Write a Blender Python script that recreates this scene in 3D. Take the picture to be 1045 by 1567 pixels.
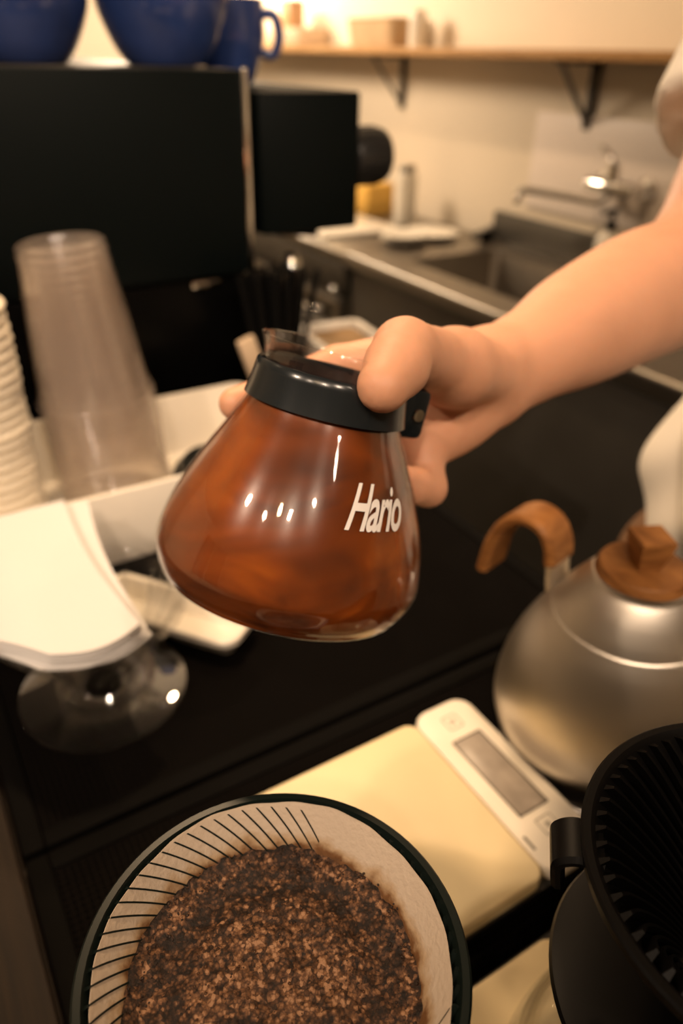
import bpy, bmesh, math, random
import numpy as np
from mathutils import Vector, Matrix, noise
random.seed(7)
PI = math.pi
scn = bpy.context.scene
for o in list(bpy.data.objects):
    bpy.data.objects.remove(o)
COL = scn.collection

# ------------------------------------------------------------------ camera
F_PX = 1135.0
pitch, roll, yaw = math.radians(31.8), math.radians(1.5), math.radians(32.0)
fh = Vector((math.sin(yaw), math.cos(yaw), 0)); rh = Vector((math.cos(yaw), -math.sin(yaw), 0)); zz = Vector((0, 0, 1))
fw = fh * math.cos(pitch) - zz * math.sin(pitch)
u0 = fh * math.sin(pitch) + zz * math.cos(pitch)
cr, sr = math.cos(roll), math.sin(roll)
RIGHT = rh * cr + u0 * sr
UP = u0 * cr - rh * sr
cam_d = bpy.data.cameras.new('camera')
cam = bpy.data.objects.new('camera', cam_d); COL.objects.link(cam)
m = Matrix.Identity(4)
for i in range(3):
    m[i][0] = RIGHT[i]; m[i][1] = UP[i]; m[i][2] = -fw[i]
m[2][3] = 0.43
cam.matrix_world = m
cam_d.sensor_fit = 'VERTICAL'; cam_d.sensor_height = 36.0; cam_d.sensor_width = 24.0
cam_d.lens = F_PX / 1567.0 * 36.0
cam_d.clip_start = 0.02
cam_d.dof.use_dof = True; cam_d.dof.focus_distance = 0.245; cam_d.dof.aperture_fstop = 6.2
scn.camera = cam
scn.cycles.transparent_max_bounces = 48
scn.cycles.max_bounces = 8
scn.cycles.diffuse_bounces = 3
scn.cycles.transmission_bounces = 8
scn.cycles.caustics_refractive = False
scn.cycles.caustics_reflective = False

# ------------------------------------------------------------------ world, lights, exposure
scn.view_settings.view_transform = 'Standard'
scn.view_settings.look = 'None'
scn.view_settings.exposure = 0.0
scn.view_settings.gamma = 1.0
scn.view_settings.use_curve_mapping = False
w = bpy.data.worlds.new('world'); scn.world = w; w.use_nodes = True
w.node_tree.nodes['Background'].inputs[0].default_value = (1.0, 0.72, 0.45, 1)
w.node_tree.nodes['Background'].inputs[1].default_value = 0.06
WARM = (1.0, 0.68, 0.40)

def light(name, kind, loc, energy, color, size=0.1, target=None, spot=None, blend=0.5):
    d = bpy.data.lights.new(name, kind); d.energy = energy; d.color = color
    o = bpy.data.objects.new(name, d); COL.objects.link(o); o.location = loc
    if kind == 'AREA':
        d.shape = 'DISK'; d.size = size
    else:
        d.shadow_soft_size = size
    if spot:
        d.spot_size = math.radians(spot); d.spot_blend = blend
    if target is not None:
        o.rotation_euler = (Vector(target) - Vector(loc)).to_track_quat('-Z', 'Y').to_euler()
    return o

# pendant over the bar, pendant over the back counter, ceiling downlights, daylight in the shop window
LAMP_BAR = (0.22, 0.74, 1.14)
LAMP_BACK = (0.95, 2.75, 0.92)
LAMP_FAR = (1.52, 3.55, 0.86)
DOWN = [(0.85, 1.55), (0.9, -0.8), (-0.8, 1.6), (-0.8, -0.6)]
TRACK = [(-1.15, 0.25), (-0.95, -0.30), (-0.55, -0.75), (-0.05, -1.0), (0.45, -1.0)]  # first spot is added fill to brighten the shirt, arm and kettle
light('pendant_bulb_light', 'SPOT', (LAMP_BAR[0], LAMP_BAR[1], LAMP_BAR[2] - 0.02), 35, WARM, 0.04, (0.17, 0.52, 0), 62, 0.9)
light('back_pendant_light', 'POINT', (LAMP_BACK[0], LAMP_BACK[1], LAMP_BACK[2] - 0.06), 52, (1.0, 0.76, 0.53), 0.16)
light('far_pendant_light', 'POINT', (LAMP_FAR[0], LAMP_FAR[1], LAMP_FAR[2] - 0.06), 40, (1.0, 0.80, 0.58), 0.10)
TRACK_AIM = [(0.62, 0.42, 0.18), (0.15, 0.85, 0.15), (0.25, 0.80, 0.20), (0.35, 0.70, 0.20), (0.62, 0.58, 0.28)]
for (dx, dy), aim in zip(TRACK, TRACK_AIM):
    d_ = (Vector(aim) - Vector((dx, dy, 1.50))).normalized()
    light('track_spot_light', 'SPOT', Vector((dx, dy, 1.50)) + d_ * 0.06, 56 if dy > 0 else 38, (1.0, 0.76, 0.56), 0.03, aim, 38, 0.6)
for i_, (dx, dy) in enumerate(DOWN):
    light('downlight_light', 'SPOT', (dx, dy, 1.66), (45, 12, 10, 12)[i_], WARM, 0.05, (dx, dy, 0), 120, 0.6)

# ------------------------------------------------------------------ material helpers
MATS = {}
def nt(mat): return mat.node_tree
def pmat(name, color, rough=0.5, metal=0.0, spec=0.5, trans=0.0, ior=1.45, noise_amt=0.0, noise_scale=20.0, bump=0.0, bump_scale=60.0, coat=0.0, sub=0.0, aniso=0.0):
    """principled material with a little procedural colour variation and relief"""
    mt = bpy.data.materials.new(name); mt.use_nodes = True
    n = nt(mt).nodes; l = nt(mt).links
    b = n['Principled BSDF']
    b.inputs['Base Color'].default_value = (*color, 1)
    b.inputs['Roughness'].default_value = rough
    b.inputs['Metallic'].default_value = metal
    b.inputs['Specular IOR Level'].default_value = spec
    b.inputs['Transmission Weight'].default_value = trans
    b.inputs['IOR'].default_value = ior
    b.inputs['Coat Weight'].default_value = coat
    b.inputs['Coat Roughness'].default_value = 0.08
    b.inputs['Anisotropic'].default_value = aniso
    if sub:
        b.inputs['Subsurface Weight'].default_value = sub
        b.inputs['Subsurface Radius'].default_value = (0.012, 0.005, 0.0025)
        b.inputs['Subsurface Scale'].default_value = 0.6
    tc = n.new('ShaderNodeTexCoord')
    if noise_amt:
        ns = n.new('ShaderNodeTexNoise'); ns.inputs['Scale'].default_value = noise_scale; ns.inputs['Detail'].default_value = 5
        l.new(tc.outputs['Object'], ns.inputs['Vector'])
        mr = n.new('ShaderNodeMapRange'); mr.inputs['From Min'].default_value = 0.25; mr.inputs['From Max'].default_value = 0.75
        mr.inputs['To Min'].default_value = 1 - noise_amt; mr.inputs['To Max'].default_value = 1 + noise_amt
        l.new(ns.outputs['Fac'], mr.inputs['Value'])
        hs = n.new('ShaderNodeHueSaturation'); hs.inputs['Color'].default_value = (*color, 1)
        l.new(mr.outputs['Result'], hs.inputs['Value'])
        l.new(hs.outputs['Color'], b.inputs['Base Color'])
    if bump:
        nb = n.new('ShaderNodeTexNoise'); nb.inputs['Scale'].default_value = bump_scale; nb.inputs['Detail'].default_value = 4
        l.new(tc.outputs['Object'], nb.inputs['Vector'])
        bp = n.new('ShaderNodeBump'); bp.inputs['Strength'].default_value = bump; bp.inputs['Distance'].default_value = 0.002
        l.new(nb.outputs['Fac'], bp.inputs['Height']); l.new(bp.outputs['Normal'], b.inputs['Normal'])
    MATS[name] = mt
    return mt

def wood_mat(name, c1, c2, scale=(1, 1, 12), rough=0.5, wscale=6.0, dist=3.0):
    mt = bpy.data.materials.new(name); mt.use_nodes = True
    n = nt(mt).nodes; l = nt(mt).links; b = n['Principled BSDF']
    tc = n.new('ShaderNodeTexCoord'); mp = n.new('ShaderNodeMapping'); mp.inputs['Scale'].default_value = scale
    l.new(tc.outputs['Object'], mp.inputs['Vector'])
    ns = n.new('ShaderNodeTexNoise'); ns.inputs['Scale'].default_value = wscale; ns.inputs['Detail'].default_value = 7; ns.inputs['Distortion'].default_value = dist
    l.new(mp.outputs['Vector'], ns.inputs['Vector'])
    cr_ = n.new('ShaderNodeValToRGB'); cr_.color_ramp.elements[0].position = 0.3; cr_.color_ramp.elements[1].position = 0.7
    cr_.color_ramp.elements[0].color = (*c1, 1); cr_.color_ramp.elements[1].color = (*c2, 1)
    l.new(ns.outputs['Fac'], cr_.inputs['Fac']); l.new(cr_.outputs['Color'], b.inputs['Base Color'])
    b.inputs['Roughness'].default_value = rough; b.inputs['Specular IOR Level'].default_value = 0.25
    bp = n.new('ShaderNodeBump'); bp.inputs['Strength'].default_value = 0.15; bp.inputs['Distance'].default_value = 0.001
    l.new(ns.outputs['Fac'], bp.inputs['Height']); l.new(bp.outputs['Normal'], b.inputs['Normal'])
    MATS[name] = mt
    return mt

def thin_clear(name, tint, gloss_rough=0.08, haze=0.12, hazecol=(0.85, 0.8, 0.75), edge=0.22):
    """thin clear plastic: transparent with fresnel gloss and a bit of milky haze"""
    mt = bpy.data.materials.new(name); mt.use_nodes = True
    n = nt(mt).nodes; l = nt(mt).links
    for x in list(n):
        if x.type != 'OUTPUT_MATERIAL': n.remove(x)
    out = [x for x in n if x.type == 'OUTPUT_MATERIAL'][0]
    tr = n.new('ShaderNodeBsdfTransparent'); tr.inputs[0].default_value = (*tint, 1)
    df = n.new('ShaderNodeBsdfDiffuse'); df.inputs[0].default_value = (*hazecol, 1)
    tl = n.new('ShaderNodeBsdfTranslucent'); tl.inputs[0].default_value = (*hazecol, 1)
    hz = n.new('ShaderNodeMixShader'); hz.inputs[0].default_value = 0.5
    l.new(df.outputs[0], hz.inputs[1]); l.new(tl.outputs[0], hz.inputs[2])
    gl = n.new('ShaderNodeBsdfGlossy'); gl.inputs['Roughness'].default_value = gloss_rough
    m1 = n.new('ShaderNodeMixShader')
    ns = n.new('ShaderNodeTexNoise'); ns.inputs['Scale'].default_value = 35
    tc = n.new('ShaderNodeTexCoord'); l.new(tc.outputs['Object'], ns.inputs['Vector'])
    mr = n.new('ShaderNodeMapRange'); mr.inputs['To Min'].default_value = haze * 0.6; mr.inputs['To Max'].default_value = haze * 1.4
    l.new(ns.outputs['Fac'], mr.inputs['Value']); l.new(mr.outputs[0], m1.inputs[0])
    l.new(tr.outputs[0], m1.inputs[1]); l.new(hz.outputs[0], m1.inputs[2])
    fr = n.new('ShaderNodeFresnel'); fr.inputs['IOR'].default_value = 1.42
    mn = n.new('ShaderNodeMath'); mn.operation = 'MINIMUM'; mn.inputs[1].default_value = edge; l.new(fr.outputs[0], mn.inputs[0])
    m2 = n.new('ShaderNodeMixShader'); l.new(mn.outputs[0], m2.inputs[0])
    l.new(m1.outputs[0], m2.inputs[1]); l.new(gl.outputs[0], m2.inputs[2])
    l.new(m2.outputs[0], out.inputs['Surface'])
    MATS[name] = mt
    return mt

def emit_mat(name, color, strength):
    mt = bpy.data.materials.new(name); mt.use_nodes = True
    b = nt(mt).nodes['Principled BSDF']
    b.inputs['Base Color'].default_value = (*color, 1)
    b.inputs['Emission Color'].default_value = (*color, 1); b.inputs['Emission Strength'].default_value = strength
    MATS[name] = mt
    return mt

WALL = pmat('wall_paint', (0.80, 0.70, 0.56), 0.75, noise_amt=0.03, noise_scale=3, bump=0.15, bump_scale=90)
CEIL = pmat('ceiling_paint', (0.82, 0.76, 0.66), 0.8, noise_amt=0.03)
FLOORM = pmat('floor_concrete', (0.10, 0.09, 0.075), 0.55, noise_amt=0.2, noise_scale=8)
STEEL = pmat('brushed_steel', (0.30, 0.27, 0.23), 0.38, metal=1.0, noise_amt=0.08, noise_scale=4)
STEELD = pmat('dull_dark_steel', (0.105, 0.095, 0.08), 0.5, metal=0.6, noise_amt=0.15, noise_scale=5)
CHROME = pmat('chrome', (0.75, 0.73, 0.70), 0.12, metal=1.0)
BLACKP = pmat('black_plastic', (0.012, 0.012, 0.012), 0.38, bump=0.05, bump_scale=300)
MACHINE = pmat('machine_black_paint', (0.0020, 0.0040, 0.0042), 0.5, spec=0.12, bump=0.08, bump_scale=500)
MACHLOW = pmat('machine_black_gloss', (0.002, 0.002, 0.002), 0.3, spec=0.1)
DRIPP = pmat('dark_green_black_resin', (0.006, 0.010, 0.0085), 0.32, spec=0.3)
DRIPB = pmat('black_resin', (0.0025, 0.0022, 0.002), 0.42, spec=0.14)
WHITEP = pmat('cream_white_plastic', (0.80, 0.74, 0.64), 0.38, noise_amt=0.03)
WHITECER = pmat('white_ceramic', (0.80, 0.74, 0.64), 0.2, coat=0.4)
SCALEW = pmat('scale_white_plastic', (0.83, 0.75, 0.62), 0.4)
SCALEY = pmat('scale_cream_platform', (0.80, 0.66, 0.40), 0.42, noise_amt=0.06, noise_scale=14)
PAPER = pmat('filter_paper_dry', (0.62, 0.60, 0.585), 0.9, bump=0.2, bump_scale=400)
CUPP = pmat('paper_cup_board', (0.86, 0.78, 0.64), 0.6)
MUGB = pmat('blue_stoneware_glaze', (0.030, 0.060, 0.21), 0.22, coat=0.5, noise_amt=0.35, noise_scale=12)
CLEARCUP = thin_clear('clear_plastic_cup', (0.994, 0.988, 0.98), 0.16, 0.085, (1.0, 0.85, 0.75))
GLASS = pmat('clear_glass', (1, 1, 1), 0.01, trans=1.0, ior=1.45)
THING = thin_clear('thin_clear_glass', (0.975, 0.975, 0.97), 0.03, 0.003, (0.8, 0.8, 0.8), 0.32)
CARAFEG = thin_clear('carafe_glass', (0.99, 0.985, 0.98), 0.03, 0.002, (0.8, 0.8, 0.8), 0.2)
BAND = pmat('neck_band_black', (0.010, 0.013, 0.015), 0.2)
WOODH = wood_mat('walnut_handle_wood', (0.16, 0.060, 0.016), (0.34, 0.145, 0.042), (3, 3, 14), 0.45)
WOODC = wood_mat('dark_oiled_counter_wood', (0.008, 0.0042, 0.0018), (0.020, 0.011, 0.0046), (14, 1, 1), 0.7, 5)
WOODS = wood_mat('shelf_pine_wood', (0.36, 0.19, 0.07), (0.50, 0.29, 0.12), (10, 1, 10), 0.5, 4)
BEIGE = pmat('beige_paperboard', (0.62, 0.47, 0.32), 0.7, noise_amt=0.06)
STRAWM = pmat('black_straw_plastic', (0.003, 0.003, 0.003), 0.5, spec=0.15)
BRKT = pmat('iron_bracket_grey', (0.05, 0.043, 0.035), 0.5, metal=0.4)
SKIN = pmat('skin', (0.62, 0.315, 0.19), 0.52, sub=0.25, noise_amt=0.07, noise_scale=25, bump=0.12, bump_scale=220)
NAILM = pmat('fingernail', (0.70, 0.38, 0.26), 0.3)
SHIRT = pmat('cream_cotton_shirt', (0.90, 0.82, 0.70), 0.85, bump=0.25, bump_scale=500)
TROUS = pmat('brown_canvas_trousers', (0.16, 0.075, 0.028), 0.8, bump=0.2, bump_scale=300)
HAIR = pmat('dark_hair', (0.012, 0.008, 0.006), 0.5, bump=0.4, bump_scale=200)
SHOEM = pmat('black_leather', (0.012, 0.011, 0.010), 0.4)
EYEW = pmat('eye_white', (0.8, 0.78, 0.74), 0.2)
LIPM = pmat('lip_skin', (0.45, 0.16, 0.11), 0.45)
PRINT = pmat('white_print', (0.85, 0.80, 0.76), 0.5)
GREYPRINT = pmat('grey_print', (0.42, 0.38, 0.31), 0.5)
LIDB = pmat('black_cup_lid', (0.012, 0.014, 0.013), 0.3)
YELLOW = pmat('yellow_sponge', (0.75, 0.45, 0.10), 0.8, noise_amt=0.1, bump=0.4, bump_scale=200)
BULB = emit_mat('bulb_glow', (1.0, 0.72, 0.42), 9.0)
LENSM = emit_mat('downlight_glow', (1.0, 0.72, 0.42), 6.0)
SHADEM = pmat('black_enamel_shade', (0.02, 0.02, 0.018), 0.35)

def kettle_mat():
    mt = pmat('brushed_kettle_steel', (0.68, 0.63, 0.56), 0.38, metal=1.0, aniso=0.7)
    n = nt(mt).nodes; l = nt(mt).links; b = n['Principled BSDF']
    tg = n.new('ShaderNodeTangent'); tg.direction_type = 'RADIAL'; tg.axis = 'Z'
    l.new(tg.outputs[0], b.inputs['Tangent'])
    tc = n.new('ShaderNodeTexCoord'); mp = n.new('ShaderNodeMapping'); mp.inputs['Scale'].default_value = (3, 3, 260)
    l.new(tc.outputs['Object'], mp.inputs['Vector'])
    ns = n.new('ShaderNodeTexNoise'); ns.inputs['Scale'].default_value = 6; l.new(mp.outputs[0], ns.inputs['Vector'])
    mr = n.new('ShaderNodeMapRange'); mr.inputs['To Min'].default_value = 0.34; mr.inputs['To Max'].default_value = 0.48
    l.new(ns.outputs['Fac'], mr.inputs['Value']); l.new(mr.outputs[0], b.inputs['Roughness'])
    return mt
KETTLE = kettle_mat()

def mat_rubber():
    """black rubber bar mat: fine raised grid too small to model"""
    mt = bpy.data.materials.new('rubber_mat'); mt.use_nodes = True
    n = nt(mt).nodes; l = nt(mt).links; b = n['Principled BSDF']
    tc = n.new('ShaderNodeTexCoord')
    br = n.new('ShaderNodeTexBrick'); br.offset = 0.0; br.inputs['Scale'].default_value = 1.0
    br.inputs['Brick Width'].default_value = 0.0045; br.inputs['Row Height'].default_value = 0.0045
    br.inputs['Mortar Size'].default_value = 0.0009; br.inputs['Mortar Smooth'].default_value = 0.4
    br.inputs['Color1'].default_value = (0.0009, 0.0007, 0.0006, 1); br.inputs['Color2'].default_value = (0.001, 0.0008, 0.0007, 1)
    br.inputs['Mortar'].default_value = (0.0042, 0.0032, 0.0026, 1)
    l.new(tc.outputs['Object'], br.inputs['Vector']); l.new(br.outputs['Color'], b.inputs['Base Color'])
    bp = n.new('ShaderNodeBump'); bp.inputs['Strength'].default_value = 0.8; bp.inputs['Distance'].default_value = 0.001
    l.new(br.outputs['Fac'], bp.inputs['Height']); l.new(bp.outputs['Normal'], b.inputs['Normal'])
    b.inputs['Roughness'].default_value = 0.8; b.inputs['Specular IOR Level'].default_value = 0.03
    MATS['rubber_mat'] = mt
    return mt
RUBBER = mat_rubber()
RUBBORD = pmat('rubber_border', (0.0026, 0.0022, 0.0018), 0.7, spec=0.05)

def coffee_mat():
    """brewed coffee seen through glass: swirling reddish brown"""
    mt = pmat('brewed_coffee', (0.2, 0.06, 0.015), 0.25, spec=0.3)
    n = nt(mt).nodes; l = nt(mt).links; b = n['Principled BSDF']
    tc = n.new('ShaderNodeTexCoord'); mp = n.new('ShaderNodeMapping'); mp.inputs['Rotation'].default_value = (0.2, 0.7, 0.3); mp.inputs['Scale'].default_value = (1.0, 1.0, 2.2)
    l.new(tc.outputs['Object'], mp.inputs['Vector'])
    ns = n.new('ShaderNodeTexNoise'); ns.inputs['Scale'].default_value = 13; ns.inputs['Detail'].default_value = 3; ns.inputs['Distortion'].default_value = 1.6
    l.new(mp.outputs[0], ns.inputs['Vector'])
    c = n.new('ShaderNodeValToRGB'); e = c.color_ramp.elements
    e[0].position = 0.30; e[0].color = (0.060, 0.013, 0.003, 1); e[1].position = 0.72; e[1].color = (0.50, 0.125, 0.010, 1)
    x = c.color_ramp.elements.new(0.52); x.color = (0.23, 0.050, 0.006, 1)
    l.new(ns.outputs['Fac'], c.inputs['Fac']); l.new(c.outputs['Color'], b.inputs['Base Color'])
    b.inputs['Subsurface Weight'].default_value = 0.3; b.inputs['Subsurface Radius'].default_value = (0.03, 0.008, 0.002)
    return mt
COFFEE = coffee_mat()

def slurry_mat():
    mt = bpy.data.materials.new('coffee_slurry'); mt.use_nodes = True
    n = nt(mt).nodes; l = nt(mt).links; b = n['Principled BSDF']
    tc = n.new('ShaderNodeTexCoord')
    n1 = n.new('ShaderNodeTexNoise'); n1.inputs['Scale'].default_value = 95; n1.inputs['Detail'].default_value = 3; n1.inputs['Distortion'].default_value = 0.4
    n2 = n.new('ShaderNodeTexNoise'); n2.inputs['Scale'].default_value = 420; n2.inputs['Detail'].default_value = 7; n2.inputs['Roughness'].default_value = 0.72
    vo = n.new('ShaderNodeTexVoronoi'); vo.inputs['Scale'].default_value = 260; vo.feature = 'F1'
    for x in (n1, n2, vo): l.new(tc.outputs['Object'], x.inputs['Vector'])
    # radial ring: foam is paler in the middle, grounds darker in a ring near the wall
    sx = n.new('ShaderNodeSeparateXYZ'); l.new(tc.outputs['Object'], sx.inputs[0])
    cx = n.new('ShaderNodeCombineXYZ'); l.new(sx.outputs[0], cx.inputs[0]); l.new(sx.outputs[1], cx.inputs[1])
    ln = n.new('ShaderNodeVectorMath'); ln.operation = 'LENGTH'; l.new(cx.outputs[0], ln.inputs[0])
    rp = n.new('ShaderNodeValToRGB'); e = rp.color_ramp.elements
    e[0].position = 0.0; e[0].color = (0.42, 0.42, 0.42, 1); e[1].position = 1.0; e[1].color = (0.10, 0.10, 0.10, 1)
    for p, v in ((0.50, 0.44), (0.66, 0.12), (0.84, 0.10), (0.90, 0.50), (0.95, 0.24)):
        q = rp.color_ramp.elements.new(p); q.color = (v, v, v, 1)
    mr = n.new('ShaderNodeMapRange'); mr.inputs['From Max'].default_value = 0.047
    wob = n.new('ShaderNodeMath'); wob.operation = 'MULTIPLY_ADD'; wob.inputs[1].default_value = 0.012; l.new(n1.outputs['Fac'], wob.inputs[0]); l.new(ln.outputs['Value'], wob.inputs[2])
    sb = n.new('ShaderNodeMath'); sb.operation = 'SUBTRACT'; sb.inputs[1].default_value = 0.006; l.new(wob.outputs[0], sb.inputs[0])
    l.new(sb.outputs[0], mr.inputs['Value']); l.new(mr.outputs[0], rp.inputs['Fac'])
    def madd(a, k, c):
        q = n.new('ShaderNodeMath'); q.operation = 'MULTIPLY_ADD'; l.new(a, q.inputs[0]); q.inputs[1].default_value = k
        if isinstance(c, float): q.inputs[2].default_value = c
        else: l.new(c, q.inputs[2])
        return q.outputs[0]
    v = madd(n1.outputs['Fac'], 0.8, -0.90)
    v = madd(n2.outputs['Fac'], 1.7, v)
    v = madd(vo.outputs['Distance'], -0.15, v)
    v = madd(rp.outputs['Color'], 0.75, v)
    vc = n.new('ShaderNodeTexVoronoi'); vc.inputs['Scale'].default_value = 760; l.new(tc.outputs['Object'], vc.inputs['Vector'])
    sc_ = n.new('ShaderNodeSeparateColor'); l.new(vc.outputs['Color'], sc_.inputs[0])
    v = madd(sc_.outputs[0], 0.50, v); v = madd(vc.outputs['Distance'], -0.35, v)
    c = n.new('ShaderNodeValToRGB'); e = c.color_ramp.elements
    e[0].position = 0.26; e[0].color = (0.008, 0.0035, 0.0016, 1); e[1].position = 1.0; e[1].color = (0.36, 0.20, 0.11, 1)
    for p, col in ((0.46, (0.028, 0.012, 0.005, 1)), (0.66, (0.085, 0.038, 0.017, 1)), (0.84, (0.19, 0.09, 0.041, 1))):
        q = c.color_ramp.elements.new(p); q.color = col
    l.new(v, c.inputs['Fac']); l.new(c.outputs['Color'], b.inputs['Base Color'])
    b.inputs['Roughness'].default_value = 0.45; b.inputs['Specular IOR Level'].default_value = 0.3
    bp = n.new('ShaderNodeBump'); bp.inputs['Strength'].default_value = 0.5; bp.inputs['Distance'].default_value = 0.0009
    l.new(v, bp.inputs['Height']); l.new(bp.outputs['Normal'], b.inputs['Normal'])
    MATS['coffee_slurry'] = mt
    return mt
SLURRY = slurry_mat()

def wetpaper_mat(zlevel):
    """damp filter paper with a ragged coffee stain close to the slurry line"""
    mt = pmat('damp_filter_paper', (0.6, 0.5, 0.4), 0.7, bump=0.25, bump_scale=500)
    n = nt(mt).nodes; l = nt(mt).links; b = n['Principled BSDF']
    tc = n.new('ShaderNodeTexCoord'); sx = n.new('ShaderNodeSeparateXYZ'); l.new(tc.outputs['Object'], sx.inputs[0])
    ns = n.new('ShaderNodeTexNoise'); ns.inputs['Scale'].default_value = 130; ns.inputs['Detail'].default_value = 5; l.new(tc.outputs['Object'], ns.inputs['Vector'])
    a = n.new('ShaderNodeMath'); a.operation = 'MULTIPLY_ADD'; a.inputs[1].default_value = -0.012; l.new(ns.outputs['Fac'], a.inputs[0]); l.new(sx.outputs[2], a.inputs[2])
    mr = n.new('ShaderNodeMapRange'); mr.inputs['From Min'].default_value = zlevel - 0.0075; mr.inputs['From Max'].default_value = zlevel + 0.0015
    l.new(a.outputs[0], mr.inputs['Value'])
    c = n.new('ShaderNodeValToRGB'); e = c.color_ramp.elements
    e[0].position = 0.0; e[0].color = (0.035, 0.014, 0.005, 1); e[1].position = 1.0; e[1].color = (0.55, 0.45, 0.35, 1)
    q = c.color_ramp.elements.new(0.35); q.color = (0.16, 0.07, 0.022, 1)
    q = c.color_ramp.elements.new(0.62); q.color = (0.42, 0.29, 0.17, 1)
    l.new(mr.outputs[0], c.inputs['Fac']); l.new(c.outputs['Color'], b.inputs['Base Color'])
    return mt

# ------------------------------------------------------------------ mesh helpers
def link(o, parent=None):
    COL.objects.link(o)
    if parent is not None: o.parent = parent
    return o
def mesh_from(verts, faces, smooth=True, sharp=35):
    me = bpy.data.meshes.new('m')
    me.from_pydata([tuple(v) for v in verts], [], faces)
    me.update()
    if smooth:
        me.polygons.foreach_set('use_smooth', [True] * len(me.polygons))
        if sharp: me.set_sharp_from_angle(angle=math.radians(sharp))
    return me
def obj(name, data, mat, parent=None, loc=None, rot=None):
    """data: mesh, bmesh or (verts, faces)"""
    if isinstance(data, bmesh.types.BMesh):
        bmesh.ops.recalc_face_normals(data, faces=data.faces)
        me = bpy.data.meshes.new(name); data.to_mesh(me); data.free()
        me.polygons.foreach_set('use_smooth', [True] * len(me.polygons)); me.set_sharp_from_angle(angle=math.radians(35))
    elif isinstance(data, tuple):
        me = mesh_from(*data)
    else:
        me = data
    me.name = name
    if mat is not None and len(me.materials) == 0: me.materials.append(mat)
    o = bpy.data.objects.new(name, me); link(o, parent)
    if loc is not None: o.location = loc
    if rot is not None: o.rotation_euler = rot
    return o
def tag(o, label, cat, group=None, kind=None):
    o['label'] = label; o['category'] = cat
    if group: o['group'] = group
    if kind: o['kind'] = kind
    return o
def struct(o, label=None):
    o['kind'] = 'structure'
    if label: o['label'] = label
    return o
def thing(name, label, cat, loc=(0, 0, 0), rz=0.0, group=None):
    o = bpy.data.objects.new(name, None); o.empty_display_size = 0.02
    COL.objects.link(o); o.location = loc; o.rotation_euler = (0, 0, rz)
    return tag(o, label, cat, group)
def copy_thing(root, loc, rz=None, label=None):
    r = root.copy(); COL.objects.link(r); r.location = loc
    if rz is not None: r.rotation_euler = (0, 0, rz)
    if label: r['label'] = label
    for ch in list(root.children):
        c = ch.copy(); COL.objects.link(c); c.parent = r
        for g in list(ch.children):
            d = g.copy(); COL.objects.link(d); d.parent = c
    return r

def lathe(profile, seg=64, closed=False, a0=0.0, a1=2 * PI):
    """revolve (r, z) profile about z"""
    full = abs(a1 - a0 - 2 * PI) < 1e-6
    V, Fc = [], []
    rings = []
    ncol = seg if full else seg + 1
    for r, z in profile:
        if r < 1e-6:
            V.append((0, 0, z)); rings.append([len(V) - 1] * ncol)
        else:
            s = len(V)
            for i in range(ncol):
                a = a0 + (a1 - a0) * i / seg
                V.append((r * math.cos(a), r * math.sin(a), z))
            rings.append(list(range(s, s + ncol)))
    pairs = list(zip(rings[:-1], rings[1:]))
    if closed: pairs.append((rings[-1], rings[0]))
    for A, B in pairs:
        for i in range(seg):
            j = (i + 1) % ncol
            f = [A[i], A[j], B[j], B[i]]
            g = []
            for x in f:
                if x not in g: g.append(x)
            if len(g) >= 3: Fc.append(g)
    return V, Fc
def smooth_profile(pts, n=6):
    """catmull-rom through (r,z) points"""
    P = [Vector(p) for p in pts]; out = []
    for i in range(len(P) - 1):
        p0 = P[max(i - 1, 0)]; p1 = P[i]; p2 = P[i + 1]; p3 = P[min(i + 2, len(P) - 1)]
        for k in range(n):
            t = k / n
            out.append(tuple(0.5 * ((2 * p1) + (-p0 + p2) * t + (2 * p0 - 5 * p1 + 4 * p2 - p3) * t * t + (-p0 + 3 * p1 - 3 * p2 + p3) * t ** 3)))
    out.append(tuple(P[-1]))
    return out
def spline3(pts, n=8):
    return [Vector(p) for p in smooth_profile([tuple(p) for p in pts], n)]
def bbox_bm(bm, c, s, bev=0.0, seg=2, rot=None):
    """add a bevelled box centred at c with full size s"""
    r = bmesh.ops.create_cube(bm, size=1.0)
    vs = r['verts']
    bmesh.ops.scale(bm, vec=Vector(s), verts=vs)
    if bev > 0:
        es = list({e for v in vs for e in v.link_edges})
        rr = bmesh.ops.bevel(bm, geom=es, offset=bev, segments=seg, profile=0.5, affect='EDGES')
        vs = list({v for v in rr['verts']} | {v for f in rr['faces'] for v in f.verts})
        # gather whole island
        seen = set(vs); stack = list(vs)
        while stack:
            v = stack.pop()
            for e in v.link_edges:
                o = e.other_vert(v)
                if o not in seen: seen.add(o); stack.append(o)
        vs = list(seen)
    if rot is not None: bmesh.ops.rotate(bm, cent=(0, 0, 0), matrix=rot, verts=vs)
    bmesh.ops.translate(bm, vec=Vector(c), verts=vs)
    return vs
def box(name, c, s, mat, parent=None, bev=0.002, seg=2, rot=None):
    bm = bmesh.new(); bbox_bm(bm, (0, 0, 0), s, bev, seg, rot)
    return obj(name, bm, mat, parent, loc=c)
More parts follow.
